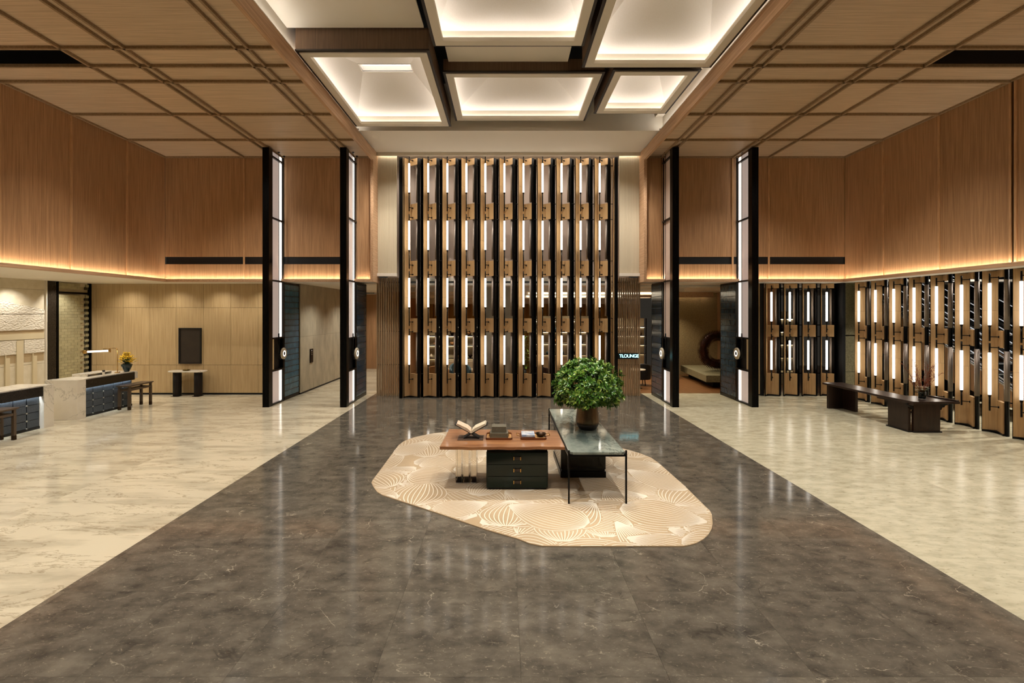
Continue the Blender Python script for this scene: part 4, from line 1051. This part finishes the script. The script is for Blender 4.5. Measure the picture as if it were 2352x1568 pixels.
for k in range(26):
    a = rr.uniform(0, 2*pi); sp = rr.uniform(.15, .62); H = rr.uniform(.35, .85); p = Vector((0, 0, .12)); d = Vector((cos(a)*sp, sin(a)*sp*.8, H))
    pts_ = [p+d*f+Vector((rr.uniform(-.02, .02), rr.uniform(-.02, .02), -.12*f*f*sp)) for f in (0, .3, .55, .8, 1)]; tw.tube(pts_, .0035, 4)
    for q in range(7):
        f = rr.uniform(.35, 1); i = min(3, int(f*4)); b0 = pts_[i].lerp(pts_[i+1], rr.random()); e = b0+Vector((rr.uniform(-.07, .07), rr.uniform(-.07, .07), rr.uniform(-.01, .08)))
        tw.cyl(b0, e, .002, 3); bd.lathe([(.002, -.008), (.009, 0), (.002, .01)], 5, tuple(e)); bd.lathe([(.002, -.006), (.007, 0), (.002, .008)], 5, tuple(b0))
tw.build('twig', twig_m, fv); stuff(bd.build('bud', berry_m, fv))
for k in range(26):
    a = rr.uniform(0, 2*pi); R = rr.uniform(.03, .13); p = Vector((R*cos(a), R*sin(a), .20+rr.uniform(0, .11)))
    fw_.cyl((0, 0, .15), p, .003, 4)
    for q in range(5):
        b = q*2*pi/5; c = p+Vector((.02*cos(b), .02*sin(b), .005)); dd = Vector((-sin(b), cos(b), 0))*.011; lf2.add([p, c-dd, c+(c-p)*.5, c+dd], [(0,1,2,3)])
fw_.build('flower_stem', stem_g, fv); stuff(lf2.build('blossom', flower_w, fv))

# ================================================================ SPIKED RING ON STONE SLAB
sl = thing('stone_plinth', 'low stone slab plinth carrying the spiked ring sculpture', 'plinth', (8.5, 19.6, 0))
MB().prism([(-.96, -1.65), (1.2, -1.7), (1.2, 1.9), (-.62, 1.9)], .24, .50).build('slab', stone_g, sl, bevel=.01)
MB().prism([(-.5, -1.2), (1.1, -1.2), (1.1, 1.8), (-.3, 1.8)], 0, .24).build('plinth_base', void_m, sl)
rg = thing('ring_sculpture', 'dark bronze ring sculpture bristling with spikes', 'sculpture', (8.62, 19.4, .5005))
R0, r0 = .60, .13; zc = R0+r0+.11; tor = MB(); n1, n2 = 48, 14
for i in range(n1):
    A = 2*pi*i/n1
    for j in range(n2):
        B = 2*pi*j/n2; q = R0+r0*cos(B); tor.v.append((q*cos(A), r0*sin(B)*1.1, zc+q*sin(A)))
for i in range(n1):
    for j in range(n2): tor.f.append((i*n2+j, ((i+1) % n1)*n2+j, ((i+1) % n1)*n2+(j+1) % n2, i*n2+(j+1) % n2)); tor.sm.append(True)
tor.build('ring_body', spike_m, rg)
sp = MB()
for i in range(150):
    A = 2*pi*i/150
    for j in range(10):
        B = 2*pi*(j+.5*(i % 2))/10; c = Vector((R0*cos(A), 0, zc+R0*sin(A))); d = Vector((cos(B)*cos(A), sin(B), cos(B)*sin(A)))
        sp.cyl(c+d*r0*.9, c+d*(r0+.11), .009, 4, r2=.003, cap=False, smooth=False)
stuff(sp.build('spike', spike_m, rg))

# ================================================================ ESCALATORS BEHIND THE RIGHT SCREEN
def escalator(label, x0):
    t = thing('escalator', label, 'escalator', (x0, 12.46, 0), 0, 'escalators behind the right screen')
    sl_ = .547; y0, y1 = -4.2, 5.0
    def zz(y): return .66+sl_*y
    def band(name, m, xa, xb, da, db, ya=y0, yb=y1):
        v = [(x, y, max(.0, zz(y)+d)) for x in (xa, xb) for y, d in ((ya, da), (yb, da), (yb, db), (ya, db))]
        return MB().add(v, [(0,1,2,3),(7,6,5,4),(0,4,5,1),(1,5,6,2),(2,6,7,3),(3,7,4,0)]).build(name, m, t)
    ym = -1.0
    for x in (0, 1.15):
        band('wood_cladding', oak_w, x, x+.06, -1.9, -.06, ym, y1); band('steel_trim', steel, x-.01, x+.07, -.06, -.01, ym, y1)
        band('glass_balustrade', glass_pane, x+.02, x+.035, -.01, .82, ym, y1)
        band('handrail', black_m, x, x+.07, .84, .90, ym, y1); band('handrail_trim', steel, x, x+.07, .80, .835, ym, y1); band('handrail_glow_line', ESC_GLOW, x-.004, x, .805, .825, ym, y1)  # glowing line added so the steel trim reads bright
        band('skirt_trim', steel, x+.07, x+.09, .02, .06, ym, y1); band('skirt_glow_line', ESC_GLOW, x+.06, x+.075, .25, .275, ym, y1)
    for k in range(13):
        y = -1.0+k*.46; z = max(0, zz(y))
        box('step', esc_dark, .1, 1.12, y, y+.46, z-.2, z+.03, t); box('step_nosing', steel, .1, 1.12, y-.012, y, z+.0, z+.03, t)
    return t
escalator('nearer escalator with oak cladding seen through the right screen', 13.5)
escalator('farther escalator behind the first one at the right screen', 15.1)

# ================================================================ LOUNGE BEHIND THE TALL SCREEN
def shelf_unit(label, x0, x1, y, top, levels, seed, kinds):
    t = thing('display_shelf', label, 'shelf', ((x0+x1)/2, y, 0), 0, 'lit display shelves in the lounge'); w_ = (x1-x0)/2
    box('back_panel', shelf_back, -w_, w_, .3, .33, .0, top, t)
    for x in (-w_, -w_/3, w_/3, w_): box('upright', black_m, x-.02, x+.02, -.02, .02, 0, top, t)
    for z in levels:
        sb_ = box('shelf_board', dk_walnut, -w_, w_, 0, .3, z, z+.03, t); box('led_strip', SHELF_L, -w_, w_, .26, .28, z-.022, z-.002, sb_)
    rr = random.Random(seed); nn = 0
    for li, z in enumerate(levels[:-1]):
        x = x0+.27+.2*li
        while x < x1-.2:
            kd = rr.choice(kinds); h = rr.uniform(.14, .26); nn += 1
            base = (x, y+.13, z+.0305); lab = '%s small %s ornament on the %s' % (ORD[(nn-1) % 12], kd, label.split(' seen')[0])
            if kd == 'vase':
                o = MB().lathe([(.04, 0), (.075, h*.4), (.05, h*.75), (.025, h*.85), (.035, h)], 14).build('vase', rr.choice([teal_vase, bronze, disc_m]), loc=base)
            elif kd == 'bowl':
                o = MB().lathe([(.05, 0), (.06, .01), (.12, h*.55), (.115, h*.55), (.04, .02)], 16).build('bowl', rr.choice([tan_m, disc_m]), loc=base)
            else:
                o = MB().lathe([(.03, 0), (.09, h*.5), (.10, h*.62), (.06, h*.9), (.01, h)], 12).build('ornament', rr.choice([bronze, tan_m]), loc=base)
            tag(o, lab, kd, 'ornaments on the lounge shelves'); x += rr.uniform(.45, .75)
    return t
shelf_unit('left lit lounge shelf seen behind the tall screen', -3.4, -.95, 20.2, 2.6, (.9, 1.45, 1.85, 2.25), 4, ['vase', 'bowl', 'ornament'])
shelf_unit('right lit lounge shelf seen behind the tall screen', 1.2, 4.0, 22.0, 2.7, (.9, 1.4, 1.95, 2.45), 8, ['vase', 'ornament'])
shelf_unit('dark wine shelf behind the low rear screen', 9.95, 11.4, 18.6, 2.9, (.6, 1.1, 1.6, 2.1, 2.6), 12, ['ornament'])
shelf_unit('tall bottle shelf beyond the lounge sign', 4.9, 6.3, 21.4, 2.6, (1.0, 1.4, 1.8, 2.2), 15, ['vase'])
def armchair(label, loc, rz, m, m2):
    t = thing('armchair', label, 'chair', loc, rz, 'armchairs in the lounge')
    seat = [(.36*cos(a), .36*sin(a)) for a in [2*pi*k/24 for k in range(24)]]
    MB().prism(seat, .26, .46).build('seat', m, t, bevel=.05, seg=3)
    bk_ = MB(); n = 18
    ring = [(-pi*.10+pi*1.2*k/n) for k in range(n+1)]
    for k, a in enumerate(ring):
        h = .62+.26*sin(pi*k/n)
        for r, z in ((.43, .24), (.43, h), (.34, h), (.34, .30)): bk_.v.append((r*cos(a), r*sin(a), z))
    for k in range(n):
        for j in range(4): bk_.f.append((k*4+j, (k+1)*4+j, (k+1)*4+(j+1) % 4, k*4+(j+1) % 4)); bk_.sm.append(False)
    bk_.f += [(0, 1, 2, 3), (n*4+3, n*4+2, n*4+1, n*4)]; bk_.sm += [False, False]
    bk_.build('backrest', m2, t, bevel=.03, seg=2)
    for k in range(4):
        a = pi/4+k*pi/2; MB().cyl((.26*cos(a), .26*sin(a), 0), (.24*cos(a), .24*sin(a), .26), .018, 8).build('leg', black_m, t)
    return t
armchair('tan and brown tub armchair near the left lounge shelf', (-2.55, 18.2, 0), pi, brown_up, tan_m)
armchair('teal tub armchair in front of the left lounge shelf', (-1.75, 18.75, 0), .3, grey_up, teal_up)
armchair('dark brown tub armchair right of the lounge pier', (1.35, 18.0, 0), pi*.9, brown_up, brown_up)
armchair('beige tub armchair at the right end of the lounge', (2.35, 18.6, 0), pi*1.1, grey_up, grey_up)
armchair('black tub armchair beyond the lounge sign', (5.3, 18.9, 0), pi, brown_up, black_matt)
def round_table(label, loc, R, h):
    t = thing('side_table', label, 'table', loc, 0, 'small round tables in the lounge')
    MB().cyl((0,0,h-.03), (0,0,h), R, 28).build('table_top', marble_w, t); MB().cyl((0,0,.02), (0,0,h-.03), .03, 12).build('stem', black_m, t); MB().cyl((0,0,0), (0,0,.02), R*.6, 24).build('base', black_m, t)
round_table('small round white table left in the lounge', (-1.85, 17.7, 0), .33, .55)
round_table('small round white table right in the lounge', (2.05, 17.6, 0), .3, .6)
round_table('small round white table beyond the lounge sign', (5.0, 18.1, 0), .3, .72)
sf = thing('lounge_sofa', 'long beige sofa against the left lounge shelf', 'sofa', (-1.6, 19.75, 0))
box('base', grey_up, -1.2, 1.2, -.4, .35, .12, .42, sf, bevel=.03); box('backrest', grey_up, -1.2, 1.2, .2, .38, .42, .85, sf, bevel=.04)
for k in range(3): box('seat_cushion', grey_up, -1.18+.79*k, -.41+.79*k, -.4, .2, .425, .55, sf, bevel=.04)
for x in (-1.1, 1.06):
    for y in (-.35, .28): box('leg', black_m, x, x+.04, y, y+.04, 0, .12, sf)
lp = thing('lounge_plant', 'dark leafy plant beside the lounge pier', 'plant', (.75, 20.6, 0))
MB().lathe([(.14, 0), (.18, .4), (.16, .4), (.13, .05)], 20).build('pot', black_matt, lp)
lf = MB(); rr = random.Random(2)
for k in range(260):
    a = rr.uniform(0, 2*pi); R = rr.uniform(.02, .32); z = rr.uniform(.45, 2.1); p = Vector((R*cos(a), R*sin(a), z)); leaf(p, Vector((cos(a), sin(a), rr.uniform(-.3, .6))).normalized(), Vector((0,0,1)), rr.uniform(.12, .2), .03)
stuff(lf.build('foliage', lm, lp)); MB().cyl((0,0,.35), (0,0,1.9), .02, 8).build('trunk', bronze, lp)
